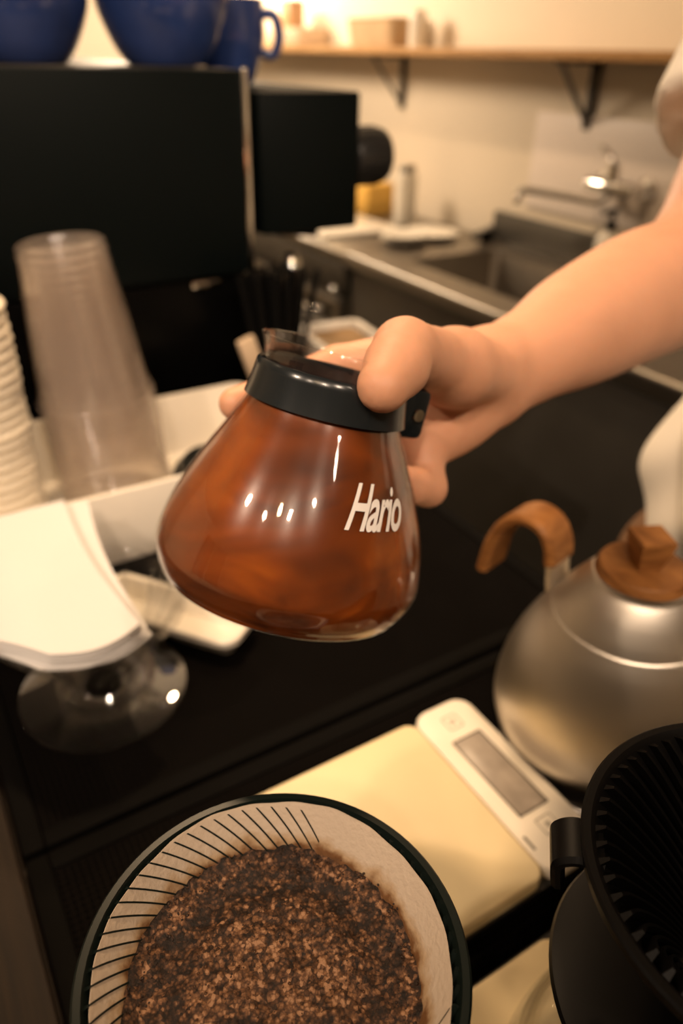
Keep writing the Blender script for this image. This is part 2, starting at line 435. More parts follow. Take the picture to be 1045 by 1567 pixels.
def tube(path, rad, seg=12, cap=True, flat=None):
    """sweep circle (or flat ellipse (a,b)) along 3D path; rad float or list"""
    P = [Vector(p) for p in path]; n = len(P)
    V, Fc = [], []
    T = []
    for i in range(n):
        t = (P[min(i + 1, n - 1)] - P[max(i - 1, 0)]).normalized(); T.append(t)
    up = Vector((0, 0, 1)) if abs(T[0].z) < 0.9 else Vector((1, 0, 0))
    N = (up - T[0] * up.dot(T[0])).normalized()
    for i in range(n):
        N = (N - T[i] * N.dot(T[i])).normalized(); B = T[i].cross(N)
        r = rad[i] if isinstance(rad, (list, tuple)) else rad
        for k in range(seg):
            a = 2 * PI * k / seg
            V.append(P[i] + (N * math.cos(a) + B * math.sin(a)) * r)
    for i in range(n - 1):
        for k in range(seg):
            k2 = (k + 1) % seg
            Fc.append([i * seg + k, i * seg + k2, (i + 1) * seg + k2, (i + 1) * seg + k])
    if cap:
        Fc.append(list(range(seg))[::-1]); Fc.append([(n - 1) * seg + k for k in range(seg)])
    return V, Fc
def strap(path, width_dir, w, t):
    """sweep a rounded flat strip: width along width_dir, thickness in the bend plane"""
    P = [Vector(p) for p in path]; n = len(P); W = Vector(width_dir).normalized()
    V, Fc = [], []; c = 0.35
    for i in range(n):
        T = (P[min(i + 1, n - 1)] - P[max(i - 1, 0)]).normalized(); N = T.cross(W).normalized()
        ww = w[i] if isinstance(w, (list, tuple)) else w
        for a, b in ((-1, -c), (-1 + c * .5, -1), (1 - c * .5, -1), (1, -c), (1, c), (1 - c * .5, 1), (-1 + c * .5, 1), (-1, c)):
            V.append(P[i] + W * (a * ww / 2) + N * (b * t / 2))
    s = 8
    for i in range(n - 1):
        for k in range(s):
            k2 = (k + 1) % s
            Fc.append([i * s + k, i * s + k2, (i + 1) * s + k2, (i + 1) * s + k])
    Fc.append(list(range(s))[::-1]); Fc.append([(n - 1) * s + k for k in range(s)])
    return V, Fc
def rrect(w, h, r, n=6):
    """rounded rectangle outline centred at 0"""
    out = []
    for cx, cy, a in ((w / 2 - r, h / 2 - r, 0), (-w / 2 + r, h / 2 - r, PI / 2), (-w / 2 + r, -h / 2 + r, PI), (w / 2 - r, -h / 2 + r, 1.5 * PI)):
        for k in range(n + 1):
            t = a + PI / 2 * k / n
            out.append((cx + r * math.cos(t), cy + r * math.sin(t)))
    return out
def loft(rings, capb=True, capt=True):
    """stack closed outlines (lists of equal length 3D points)"""
    V = [p for r in rings for p in r]; n = len(rings[0]); Fc = []
    for i in range(len(rings) - 1):
        for k in range(n):
            k2 = (k + 1) % n
            Fc.append([i * n + k, i * n + k2, (i + 1) * n + k2, (i + 1) * n + k])
    if capb: Fc.append(list(range(n))[::-1])
    if capt: Fc.append([(len(rings) - 1) * n + k for k in range(n)])
    return V, Fc
def tub(L, W, Hh, th, r, taper=0.0, rim=0.0, n=6):
    """open box with rounded corners, base at z=0: outer up, over the rim, inner down, inner floor"""
    def ring(dl, z): return [(x, y, z) for x, y in rrect(L + dl, W + dl, max(r + dl / 2, 0.001), n)]
    R_ = [ring(-2 * taper - 0.004, 0), ring(-2 * taper, 0.002)]
    if rim: R_ += [ring(-0.0, Hh - 0.008), ring(2 * rim, Hh - 0.006), ring(2 * rim, Hh - 0.001), ring(2 * rim - 0.002, Hh)]
    else: R_ += [ring(0, Hh - 0.001), ring(-0.001, Hh)]
    R_ += [ring(-2 * th + 0.001, Hh), ring(-2 * th, Hh - 0.001), ring(-2 * taper - 2 * th, th + 0.003), ring(-2 * taper - 2 * th - 0.006, th)]
    return loft(R_)
def disc(r, z, seg=48): return lathe([(0, z), (r, z)], seg)

# ================================================================== SETTING
struct(box('floor', (-0.2, 1.0, -0.95), (5.0, 7.4, 0.10), FLOORM, bev=0))
struct(box('ceiling', (-0.2, 1.0, 1.75), (5.0, 7.4, 0.10), CEIL, bev=0))
struct(box('wall_right', (1.90, 1.0, 0.4), (0.10, 7.4, 2.6), WALL, bev=0))
struct(box('wall_back', (-0.35, 4.65, 0.4), (4.4, 0.10, 2.6), WALL, bev=0))
struct(box('wall_front', (-0.35, -2.65, 0.4), (4.4, 0.10, 2.6), WALL, bev=0))
# left wall with the shop window opening (y 0.0..1.2, z 0.05..1.45)
bm = bmesh.new()
bbox_bm(bm, (-2.6, -1.35, 0.4), (0.10, 2.5, 2.6)); bbox_bm(bm, (-2.6, 3.0, 0.4), (0.10, 3.4, 2.6))
bbox_bm(bm, (-2.6, 0.6, -0.45), (0.10, 1.4, 0.9)); bbox_bm(bm, (-2.6, 0.6, 1.58), (0.10, 1.4, 0.24))
struct(obj('wall_left', bm, WALL))
win = struct(box('window_1', (-2.6, 0.6, 0.73), (0.012, 1.36, 1.42), THING, bev=0), 'clear shop window pane in the left wall')
bm = bmesh.new()
for yy in (-0.07, 0.6, 1.27): bbox_bm(bm, (0, yy - 0.6, 0), (0.06, 0.05, 1.46), 0.004)
for z_ in (-0.70, 0.70): bbox_bm(bm, (0, 0, z_), (0.06, 1.39, 0.05), 0.004)
obj('window_frame', bm, WHITEP, win)

# white splash panel on the wall behind the tap
pan = tag(box('splash_panel', (1.846, 1.33, 0.155), (0.008, 1.10, 0.27), pmat('panel_white', (0.86, 0.76, 0.68), 0.4), bev=0.002), 'smooth white splash panel fixed to wall behind the tap', 'panel')

# ================================================================== BACK COUNTER
def fridge():
    t = thing('undercounter_fridge', 'stainless undercounter fridge with round lock, beside the sink', 'fridge', (1.245, 2.50, -0.9))
    box('cabinet', (0.305, 0.0, 0.42), (0.57, 1.0, 0.70), STEELD, t, 0.004)
    box('worktop', (0.295, 0.0, 0.785), (0.60, 1.0, 0.03), STEEL, t, 0.004)
    box('fascia', (0.008, 0.0, 0.72), (0.03, 0.99, 0.09), STEELD, t, 0.004)
    for k, yc in enumerate((-0.245, 0.245)):
        d = box('door', (0.008, yc, 0.37), (0.03, 0.47, 0.58), STEELD, t, 0.004)
        # raised door frame
        bm = bmesh.new()
        for s in (-1, 1):
            bbox_bm(bm, (-0.018, s * 0.215, 0), (0.012, 0.03, 0.56), 0.003); bbox_bm(bm, (-0.018, 0, s * 0.265), (0.012, 0.43, 0.03), 0.003)
        obj('door_frame', bm, STEEL, d)
        h = obj('handle', tube([(-0.03, -0.14, 0.235), (-0.055, -0.12, 0.235), (-0.055, 0.12, 0.235), (-0.03, 0.14, 0.235)], 0.007), CHROME, d)
    lk = obj('lock', lathe(smooth_profile([(0, 0.012), (0.008, 0.011), (0.013, 0.007), (0.0145, 0.0)], 4), 24), CHROME, t, (-0.018, -0.455, 0.683), (0, -PI / 2, 0))
    box('keyhole', (0, 0, 0.0125), (0.0015, 0.007, 0.002), BLACKP, lk, 0.0)
    for sx_ in (0.05, 0.55):
        for sy_ in (-0.46, 0.46):
            obj('foot', lathe([(0, 0), (0.022, 0), (0.022, 0.01), (0.014, 0.02), (0.014, 0.075), (0, 0.075)], 20), BLACKP, t, (sx_, sy_, 0))
fridge()

def sink():
    t = thing('sink_unit', 'stainless sink unit with deep basin and upstand against the wall', 'sink', (1.245, 1.12, -0.9))
    Y0, Y1 = -0.80, 0.875   # local y extents
    # top deck with basin opening (x .14...54, y .20...76)
    bm = bmesh.new(); zt = 0.785
    bx0, bx1, by0, by1 = 0.13, 0.49, 0.16, 0.74
    for (x0, x1, y0, y1) in ((0, bx0, Y0, Y1), (bx1, 0.60, Y0, Y1), (bx0, bx1, Y0, by0), (bx0, bx1, by1, Y1)):
        bbox_bm(bm, ((x0 + x1) / 2, (y0 + y1) / 2, zt), (x1 - x0 + 0.0004, y1 - y0 + 0.0004, 0.03))
    obj('deck', bm, STEEL, t)
    o = obj('basin', tub(bx1 - bx0 + 0.008, by1 - by0 + 0.008, 0.26, 0.004, 0.04, 0.012), STEEL, t, ((bx0 + bx1) / 2, (by0 + by1) / 2, 0.538))
    obj('drain', lathe([(0, 0.002), (0.02, 0.001), (0.04, 0.004), (0.045, 0.0)], 32), CHROME, o, (0, 0, 0.005))
    box('rim_roll', (0.0, (Y0 + Y1) / 2, 0.79), (0.03, Y1 - Y0, 0.045), STEEL, t, 0.012, 3)
    box('upstand', (0.585, (Y0 + Y1) / 2, 0.84), (0.022, Y1 - Y0, 0.10), STEELD, t, 0.004)
    box('front_panel', (0.02, (Y0 + Y1) / 2, 0.44), (0.02, Y1 - Y0 - 0.02, 0.66), STEELD, t, 0.003)
    box('side_panel', (0.30, Y1 - 0.012, 0.44), (0.55, 0.015, 0.66), STEELD, t, 0.002)
    box('side_panel', (0.30, Y0 + 0.012, 0.44), (0.55, 0.015, 0.66), STEELD, t, 0.002)
    for sx_ in (0.04, 0.54):
        for sy_ in (Y0 + 0.05, Y1 - 0.05):
            obj('leg', lathe([(0, 0), (0.024, 0), (0.02, 0.02), (0.018, 0.12), (0, 0.12)], 16), CHROME, t, (sx_, sy_, 0))
sink()

def tap():
    t = thing('wall_tap', 'chrome wall-mounted mixer tap with long thin spout over the sink', 'tap', (1.842, 1.50, 0.13))
    obj('mixer_body', tube([(-0.06, -0.085, 0), (-0.06, -0.07, 0), (-0.06, 0.07, 0), (-0.06, 0.085, 0)], [0.017, 0.021, 0.021, 0.017], 20), CHROME, t)
    for s in (-1, 1):
        obj('wall_union', lathe([(0, 0.062), (0.013, 0.062), (0.013, 0.02), (0.028, 0.01), (0.03, 0.0), (0, 0)], 24), CHROME, t, (0, s * 0.075, 0), (0, -PI / 2, 0))
    lv = obj('lever_base', lathe([(0, 0.045), (0.016, 0.042), (0.019, 0.03), (0.02, 0.0), (0, 0)], 24), CHROME, t, (-0.06, 0, 0.016))
    obj('lever', strap([(0, 0, 0.04), (-0.02, 0, 0.06), (-0.05, 0, 0.082), (-0.075, 0, 0.09)], (0, 1, 0), 0.022, 0.008), CHROME, lv)
    sp = obj('spout', tube(spline3([(-0.06, 0.0, -0.012), (-0.075, 0.02, -0.040), (-0.10, 0.10, -0.038), (-0.14, 0.22, -0.034), (-0.15, 0.245, -0.036), (-0.153, 0.255, -0.055)], 6), 0.0095, 14), STEEL, t)
    obj('aerator', lathe([(0, 0), (0.012, 0), (0.012, 0.02), (0.009, 0.024), (0, 0.024)], 20), CHROME, sp, (-0.153, 0.255, -0.072))
tap()

def soap():
    t = thing('soap_bottle', 'white soap bottle with black pump standing on sink deck', 'bottle', (1.775, 1.465, -0.10))
    obj('bottle_body', lathe(smooth_profile([(0, 0), (0.030, 0.0), (0.034, 0.006), (0.034, 0.085), (0.030, 0.105), (0.014, 0.118), (0.013, 0.128), (0, 0.128)], 4), 28), WHITEP, t)
    p = obj('pump', lathe([(0, 0.126), (0.016, 0.126), (0.016, 0.145), (0.007, 0.148), (0.007, 0.172), (0, 0.172)], 20), BLACKP, t)
    obj('nozzle', strap([(0.01, 0, 0.175), (-0.01, 0, 0.177), (-0.04, 0, 0.172)], (0, 1, 0), 0.014, 0.010), BLACKP, p)
soap()

# things on the fridge worktop
def plate(loc, r, label, n=1, name='plate'):
    o = obj(name, lathe([(0, 0.004), (r * 0.55, 0.004), (r * 0.62, 0.006), (r * 0.97, 0.017), (r, 0.019), (r * 0.995, 0.021), (r * 0.6, 0.010), (0, 0.008)][::1], 48), WHITECER, None, loc)
    return tag(o, label, 'plate', 'white plates on the back counter')
plate((1.50, 2.06, -0.101), 0.075, 'small white plate at the bottom of the pile by the sink')
plate((1.50, 2.06, -0.089), 0.075, 'small white plate at the top of the pile by the sink')
plate((1.64, 2.10, -0.101), 0.095, 'wide white plate lying alone between plate pile and wall')
tag(box('serving_tray', (1.44, 2.42, -0.093), (0.32, 0.42, 0.014), WHITECER, None, 0.006, 3), 'bright white serving tray on steel counter beside the fridge end', 'tray')
def white_bottle():
    t = thing('squeeze_bottle', 'tall white cylindrical bottle with grey cap on back counter', 'bottle', (1.70, 2.34, -0.10))
    obj('bottle_body', lathe(smooth_profile([(0, 0), (0.036, 0.0), (0.039, 0.006), (0.039, 0.15), (0.037, 0.165), (0.030, 0.172), (0, 0.172)], 4), 28), WHITECER, t)
    obj('cap', lathe([(0, 0.17), (0.030, 0.17), (0.030, 0.19), (0.026, 0.195), (0, 0.195)], 28), STEEL, t)
white_bottle()
tag(box('yellow_box', (1.70, 2.58, -0.045), (0.12, 0.16, 0.11), YELLOW, None, 0.004), 'low yellow box against wall behind the white bottle', 'box')
def scrub():
    t = thing('scrub_brush', 'dark scrubbing brush lying beside the sink basin', 'brush', (1.74, 1.95, -0.099), 0.5)
    obj('brush_handle', strap(spline3([(-0.07, 0, 0.028), (-0.02, 0, 0.034), (0.04, 0, 0.03), (0.085, 0, 0.034)], 5), (0, 1, 0), 0.026, 0.014), BLACKP, t)
    obj('bristles', tuple(loft([[(x * 0.9 + 0.045, y * 0.9, 0.0) for x, y in rrect(0.07, 0.03, 0.01)], [(x + 0.045, y, 0.024) for x, y in rrect(0.07, 0.034, 0.01)]])), STRAWM, t)
scrub()

# wall shelf with iron brackets
def shelf():
    t = thing('wall_shelf', 'long pale wooden wall shelf on two dark iron brackets', 'shelf', (1.85, 2.4, 0.425))
    box('board', (-0.085, 0, 0.012), (0.17, 3.6, 0.024), WOODS, t, 0.002)
    for y in (1.68 - 2.4, 2.60 - 2.4):
        b = box('bracket', (-0.006, y, -0.085), (0.010, 0.030, 0.17), BRKT, t, 0.002)
        box('bracket_arm', (-0.075, 0, 0.08), (0.15, 0.030, 0.008), BRKT, b, 0.001)
        obj('bracket_brace', strap([(-0.004, 0, -0.07), (-0.135, 0, 0.078)], (0, 1, 0), 0.02, 0.006), BRKT, b)
shelf()
def shelf_things():
    z = 0.450
    t = thing('storage_basket', 'shallow brown woven basket on shelf above first bracket', 'basket', (1.765, 2.62, z))
    obj('basket_body', tub(0.15, 0.30, 0.085, 0.006, 0.03, 0.012, 0.003), pmat('basket_weave', (0.55, 0.38, 0.22), 0.8, bump=0.5, bump_scale=150, noise_amt=0.15), t)
    tag(obj('white_jar', lathe(smooth_profile([(0, 0), (0.028, 0), (0.03, 0.005), (0.03, 0.085), (0.024, 0.092), (0.024, 0.105), (0, 0.105)], 4), 28), WHITECER, None, (1.75, 2.40, z)), 'narrow white jar on shelf beside the woven basket', 'jar')
    t = thing('cardboard_box', 'low tan cardboard box at far end of shelf', 'box', (1.765, 3.30, z))
    box('carton', (0, 0, 0.03), (0.15, 0.34, 0.06), BEIGE, t, 0.002)
    box('tape', (0, 0, 0.0605), (0.05, 0.345, 0.001), pmat('tape_brown', (0.45, 0.30, 0.16), 0.4), t, 0.0)
    t = thing('tea_tin', 'small brown tin standing on the tan cardboard box', 'tin', (1.755, 3.30, z + 0.061))
    box('tin_body', (0, 0, 0.04), (0.07, 0.09, 0.08), pmat('tin_brown', (0.42, 0.24, 0.12), 0.4, noise_amt=0.05), t, 0.006)
    box('tin_lid', (0, 0, 0.088), (0.072, 0.092, 0.018), pmat('tin_lid', (0.35, 0.2, 0.1), 0.35), t, 0.005)
shelf_things()

# ================================================================== BAR COUNTER
def bar():
    t = thing('bar_counter', 'dark wooden bar counter carrying the coffee gear', 'counter', (0, 0, -0.9))
    box('cabinet', (0.20, 0.62, 0.42), (0.50, 2.6, 0.84), WOODC, t, 0.003)
    box('worktop', (0.16, 0.62, 0.870), (0.64, 2.7, 0.04), WOODC, t, 0.003)
    box('front_rail', (-0.085, 0.62, 0.894), (0.13, 2.7, 0.022), WOODC, t, 0.002)
    box('machine_shelf', (0.60, 1.36, 0.872), (0.235, 1.16, 0.036), WOODC, t, 0.003)
    box('machine_shelf_support', (0.55, 1.36, 0.427), (0.10, 1.10, 0.85), WOODC, t, 0.003)
bar()
def bar_mat(x0, x1, y0, y1, label):
    t = thing('bar_mat', label, 'mat', ((x0 + x1) / 2, (y0 + y1) / 2, -0.0095), group='black rubber bar mats')
    L, W = x1 - x0, y1 - y0
    bw = 0.014
    box('grid_panel', (0, 0, 0.0035), (L - 2 * bw + 0.001, W - 2 * bw + 0.001, 0.007), RUBBER, t, 0)
    for sx_ in (-1, 1):
        box('border', (sx_ * (L - bw) / 2, 0, 0.0045), (bw, W, 0.009), RUBBORD, t, 0.002)
    for sy_ in (-1, 1):
        box('border', (0, sy_ * (W - bw) / 2, 0.0045), (L - 2 * bw, bw, 0.009), RUBBORD, t, 0.002)
bar_mat(-0.017, 0.478, 0.337, 0.83, 'black rubber grid mat under the white cup tray')
bar_mat(-0.017, 0.478, -0.40, 0.333, 'black rubber grid mat under the kettle and scales')

# ================================================================== ESPRESSO MACHINE
def machine():
    t = thing('espresso_machine', 'large matt black espresso machine at the far end of the bar', 'coffee machine', (0, 0.9, 0))
    L = 0.78
    box('body', (0.20, L / 2, 0.225), (0.415, L, 0.37), MACHINE, t, 0.006)
    box('side_panel', (0.2, -0.008, 0.300), (0.412, 0.018, 0.222), MACHINE, t, 0.004)
    box('lower_panel', (0.215, 0.004, 0.105), (0.40, 0.016, 0.155), MACHLOW, t, 0.003)
    box('top_tray', (0.20, L / 2, 0.4095), (0.40, L - 0.02, 0.003), STEELD, t, 0.001)
    box('hood', (0.50, L / 2 - 0.005, 0.309), (0.142, L + 0.004, 0.160), MACHINE, t, 0.004)
    box('drip_tray', (0.50, L / 2, 0.045), (0.16, L - 0.04, 0.05), STEELD, t, 0.004)
    for k in range(24):
        box('drip_bar', (0.50, 0.045 + k * (L - 0.09) / 23, 0.0725), (0.145, 0.006, 0.004), STEELD, t, 0)
    box('trim_strip', (0.4075, -0.0165, 0.290), (0.008, 0.006, 0.245), CHROME, t, 0.002)
    kn = obj('steam_knob', lathe(smooth_profile([(0, 0.060), (0.028, 0.060), (0.034, 0.055), (0.0355, 0.045), (0.0355, 0.012), (0.033, 0.004), (0.024, 0.0), (0.0, -0.004)], 3), 40), BLACKP, t, (0.571, 0.03, 0.311), (0, PI / 2, 0))
    for k in range(18):
        a = 2 * PI * k / 18
        box('grip_rib', (0.0355 * math.cos(a), 0.0355 * math.sin(a), 0.03), (0.003, 0.004, 0.032), BLACKP, kn, 0.001, rot=Matrix.Rotation(a, 3, 'Z'))
    st = obj('steam_wand', tube(spline3([(0.545, 0.70, 0.235), (0.56, 0.71, 0.19), (0.565, 0.715, 0.13), (0.56, 0.72, 0.095)], 6), 0.006), CHROME, t)
    for y in (0.25, 0.56):
        g = obj('group_head', lathe([(0, 0.0), (0.034, 0.0), (0.036, 0.02), (0.036, 0.05), (0, 0.05)], 32), CHROME, t, (0.50, y, 0.180))
        obj('portafilter_handle', tube([(0.03, 0, 0.008), (0.06, 0, 0.004), (0.15, 0, -0.004)], [0.008, 0.012, 0.014], 14), BLACKP, g)
    obj('chrome_valve', lathe(smooth_profile([(0, 0), (0.010, 0.002), (0.012, 0.016), (0.007, 0.03), (0, 0.032)], 4), 20), CHROME, t, (0.468, -0.004, 0.200), (PI / 2 + 0.5, 0.3, 0))
    box('badge', (0.35, -0.0055, 0.178), (0.04, 0.003, 0.007), CHROME, t, 0.001)
    for x in (0.05, 0.38):
        for y in (0.05, L - 0.05):
            obj('foot', lathe([(0, 0), (0.022, 0), (0.025, 0.006), (0.02, 0.022), (0.016, 0.042), (0, 0.042)], 24), BLACKP, t, (x, y, 0.0))
machine()

def mug(loc, r, h, rz, label):
    t = thing('blue_mug', label, 'mug', loc, rz, 'blue stoneware mugs on the coffee machine')
    th = 0.005
    prof = smooth_profile([(0, 0.003), (r * 0.50, 0.003), (r * 0.56, 0.0), (r * 0.62, 0.002), (r * 0.78, h * 0.18), (r * 0.96, h * 0.48), (r, h * 0.72), (r * 0.97, h * 0.985), (r * 0.955, h), (r * 0.93, h * 0.985), (r - th, h * 0.7), (r * 0.90 - th, h * 0.45), (r * 0.66, h * 0.14), (0, h * 0.09)], 4)
    obj('cup_body', lathe(prof, 56), MUGB, t)
    pts = spline3([(r * 0.94, 0, h * 0.84), (r * 1.28, 0, h * 0.82), (r * 1.42, 0, h * 0.58), (r * 1.25, 0, h * 0.36), (r * 0.92, 0, h * 0.38)], 7)
    obj('handle', tube(pts, 0.0065, 12), MUGB, t)
mug((0.368, 1.02, 0.412), 0.079, 0.115, 1.3, 'round blue stoneware mug in the middle of the machine top')
mug((0.205, 1.036, 0.412), 0.079, 0.105, 2.2, 'leftmost rounded blue stoneware mug on the machine top')
mug((0.483, 1.085, 0.3905), 0.046, 0.095, -0.55, 'small blue mug with handle showing, standing on the machine hood')

# ================================================================== WHITE TRAY AND CUPS
tr = tag(obj('cup_tray', tub(0.415, 0.196, 0.080, 0.005, 0.022, 0.004, 0.0), WHITEP, None, (0.1475, 0.706, 0.0)), 'long cream white open tray holding the cup stacks', 'tray')

def cup_profile(rm, rb, h, th=0.0006):
    # mouth down at z=0, bottom up at z=h (single-sided shell with rolled rim)
    return [(rm - 0.001, 0.001), (rm, 0.0), (rm + 0.0022, 0.0006), (rm + 0.0026, 0.0022), (rm + 0.0016, 0.0036), (rm - 0.0004, 0.0040),
            (rm - 0.0008, 0.012), (rm - 0.0022, 0.0135), (rb + (rm - rb) * 0.5, h * 0.52), (rb + 0.0010, h * 0.90), (rb + 0.0018, h * 0.92), (rb + 0.0004, h * 0.985), (rb - 0.003, h), (rb - 0.005, h - 0.001), (rb - 0.007, h - 0.006), (0, h - 0.006)]
def nth(k): return ['topmost', 'second', 'third', 'fourth', 'fifth', 'sixth', 'seventh', 'eighth', 'ninth', 'tenth', 'eleventh', 'twelfth', 'thirteenth', 'fourteenth', 'fifteenth', 'sixteenth', 'seventeenth', 'eighteenth', 'nineteenth', 'twentieth', 'twenty-first', 'twenty-second'][k]
cupm = mesh_from(*lathe(cup_profile(0.0560, 0.0395, 0.152), 56)); cupm.materials.append(CLEARCUP)
NCUP = 15
for k in range(NCUP):
    o = obj('plastic_cup', cupm, None, None, (0.1655 - k * 0.0083 * 0.062 + random.uniform(-.0006, .0006), 0.726 + k * 0.0083 * 0.036 + random.uniform(-.0006, .0006), 0.0105 + k * 0.0083), (-0.036, -0.062, 0))
    tag(o, 'clear plastic cup nested upside down in the stack in the tray', 'cup', 'clear plastic cups stacked in the tray')
    o['label'] = 'clear plastic cup, %s from the top of the upside-down tray stack' % nth(NCUP - 1 - k) if k < NCUP - 1 else 'topmost upside-down clear plastic cup of the tray stack'
    if k == 0: o['label'] = 'lowest clear plastic cup of the stack, rim on the tray floor'
pcm = mesh_from(*lathe([(0.0425, 0.002), (0.0435, 0.0), (0.0462, 0.0006), (0.0474, 0.0030), (0.0464, 0.0056), (0.0440, 0.0062), (0.043, 0.008), (0.0305, 0.094), (0.0295, 0.096), (0.0285, 0.095), (0.028, 0.088), (0, 0.088)], 48)); pcm.materials.append(CUPP)
NP = 22
for k in range(NP):
    o = obj('paper_cup', pcm, None, None, (0.0445 + random.uniform(-.0008, .0008), 0.742 + random.uniform(-.0008, .0008), 0.0065 + k * 0.0104))
    tag(o, 'cream paper cup nested upside down in the ridged stack at left', 'cup', 'cream paper cups stacked in the tray')
    o['label'] = 'cream paper cup, %s from the top of the ridged stack at left' % nth(NP - 1 - k)
    if k == 0: o['label'] = 'lowest cream paper cup of the ridged stack, on the tray floor'
    if k == NP - 1: o['label'] = 'topmost cream paper cup of the ridged stack'
# black cup lid lying in the tray
tag(obj('black_sip_cover', lathe(smooth_profile([(0, 0.012), (0.030, 0.012), (0.034, 0.010), (0.036, 0.016), (0.040, 0.016), (0.042, 0.008), (0.046, 0.005), (0.047, 0.0), (0.044, -0.001), (0, 0.004)], 3), 48), LIDB, None, (0.272, 0.712, 0.010), (0.25, 0.1, 0)), 'black plastic cup lid lying tilted inside the white tray', 'lid')

# straws in a dark tumbler, sachet, white box
def straws():
    cx, cy = 0.425, 0.842
    t = thing('straw_tumbler', 'dark tumbler holding black straws behind the carafe neck', 'tumbler', (cx, cy, 0.0))
    obj('tumbler_body', lathe([(0, 0.0), (0.024, 0.0), (0.027, 0.003), (0.034, 0.088), (0.0345, 0.09), (0.033, 0.09), (0.026, 0.006), (0, 0.005)], 40), BLACKP, t)
    tm = mesh_from(*tube([(0, 0, 0.0), (0, 0, 0.19)], 0.0038, 10)); tm.materials.append(STRAWM)
    spots = [(-.020, .004, -.16, .02), (-.015, -.012, -.13, -.03), (-.012, .010, -.07, .04), (-.006, -.016, -.05, -.05), (-.004, .002, -.03, .0), (.002, .014, .0, .05), (.004, -.008, .03, -.03), (.009, .006, .05, .02), (.012, -.014, .08, -.05), (.016, .010, .10, .04), (.018, -.004, .20, -.02), (-.018, -.004, -.11, -.01), (-.010, -.004, -.02, -.01), (.004, .004, .01, .01), (-.003, .012, -.05, .04), (-.009, .003, -.09, .03), (.0, -.016, .015, -.04), (-.022, .0, -.20, .0), (-.014, .016, -.10, .06), (.010, .0, .065, .0), (.014, -.006, .09, -.02), (.006, .012, .03, .05), (-.006, -.010, -.075, -.02)]
    ang = ['far left', 'left']
    for k, (x, y, ax, ay) in enumerate(spots):
        o = obj('straw', tm, None, None, (cx + x * 0.75, cy + y * 0.75, 0.007 + 0.002 * (k % 3)), (-ay, ax, 0))
        tag(o, 'thin black drinking straw standing in the dark tumbler bunch', 'straw', 'black straws in the tumbler')
        if k == 10: o['label'] = 'black straw leaning out rightmost from the tumbler bunch'
        if k == 0: o['label'] = 'black straw leaning out leftmost from the tumbler bunch'
straws()
tag(box('sugar_sachet', (0.383, 0.835, 0.086), (0.024, 0.010, 0.075), BEIGE, None, 0.003, 2, Matrix.Rotation(-0.30, 3, 'Y')), 'beige paper sachet standing upright beside the straw tumbler', 'sachet')
def napkin_box():
    t = thing('white_caddy', 'small white open caddy behind the hand, brown inside', 'caddy', (0.540, 0.875, -0.010), -0.10)
    obj('caddy_body', tub(0.105, 0.12, 0.100, 0.012, 0.012, 0.002), WHITEP, t)
    box('brown_napkins', (0, 0, 0.05), (0.075, 0.088, 0.085), pmat('kraft_napkin', (0.40, 0.24, 0.10), 0.8), t, 0.001)
napkin_box()

# ================================================================== NARROW DISH
def dish():
    ang = math.atan2(0.61, 0.79)
    e2 = Vector((math.cos(ang), math.sin(ang))); e1 = Vector((-e2.y, e2.x))
    c = Vector((0.184, 0.447)) + e1 * 0.068
    o = obj('narrow_dish', tub(0.047, 0.14, 0.020, 0.004, 0.012, 0.004, 0.003), WHITECER, None, (c.x, c.y, 0.0), (0, 0, ang))
    tag(o, 'narrow white ceramic dish with rounded corner on the black mat', 'dish')
dish()

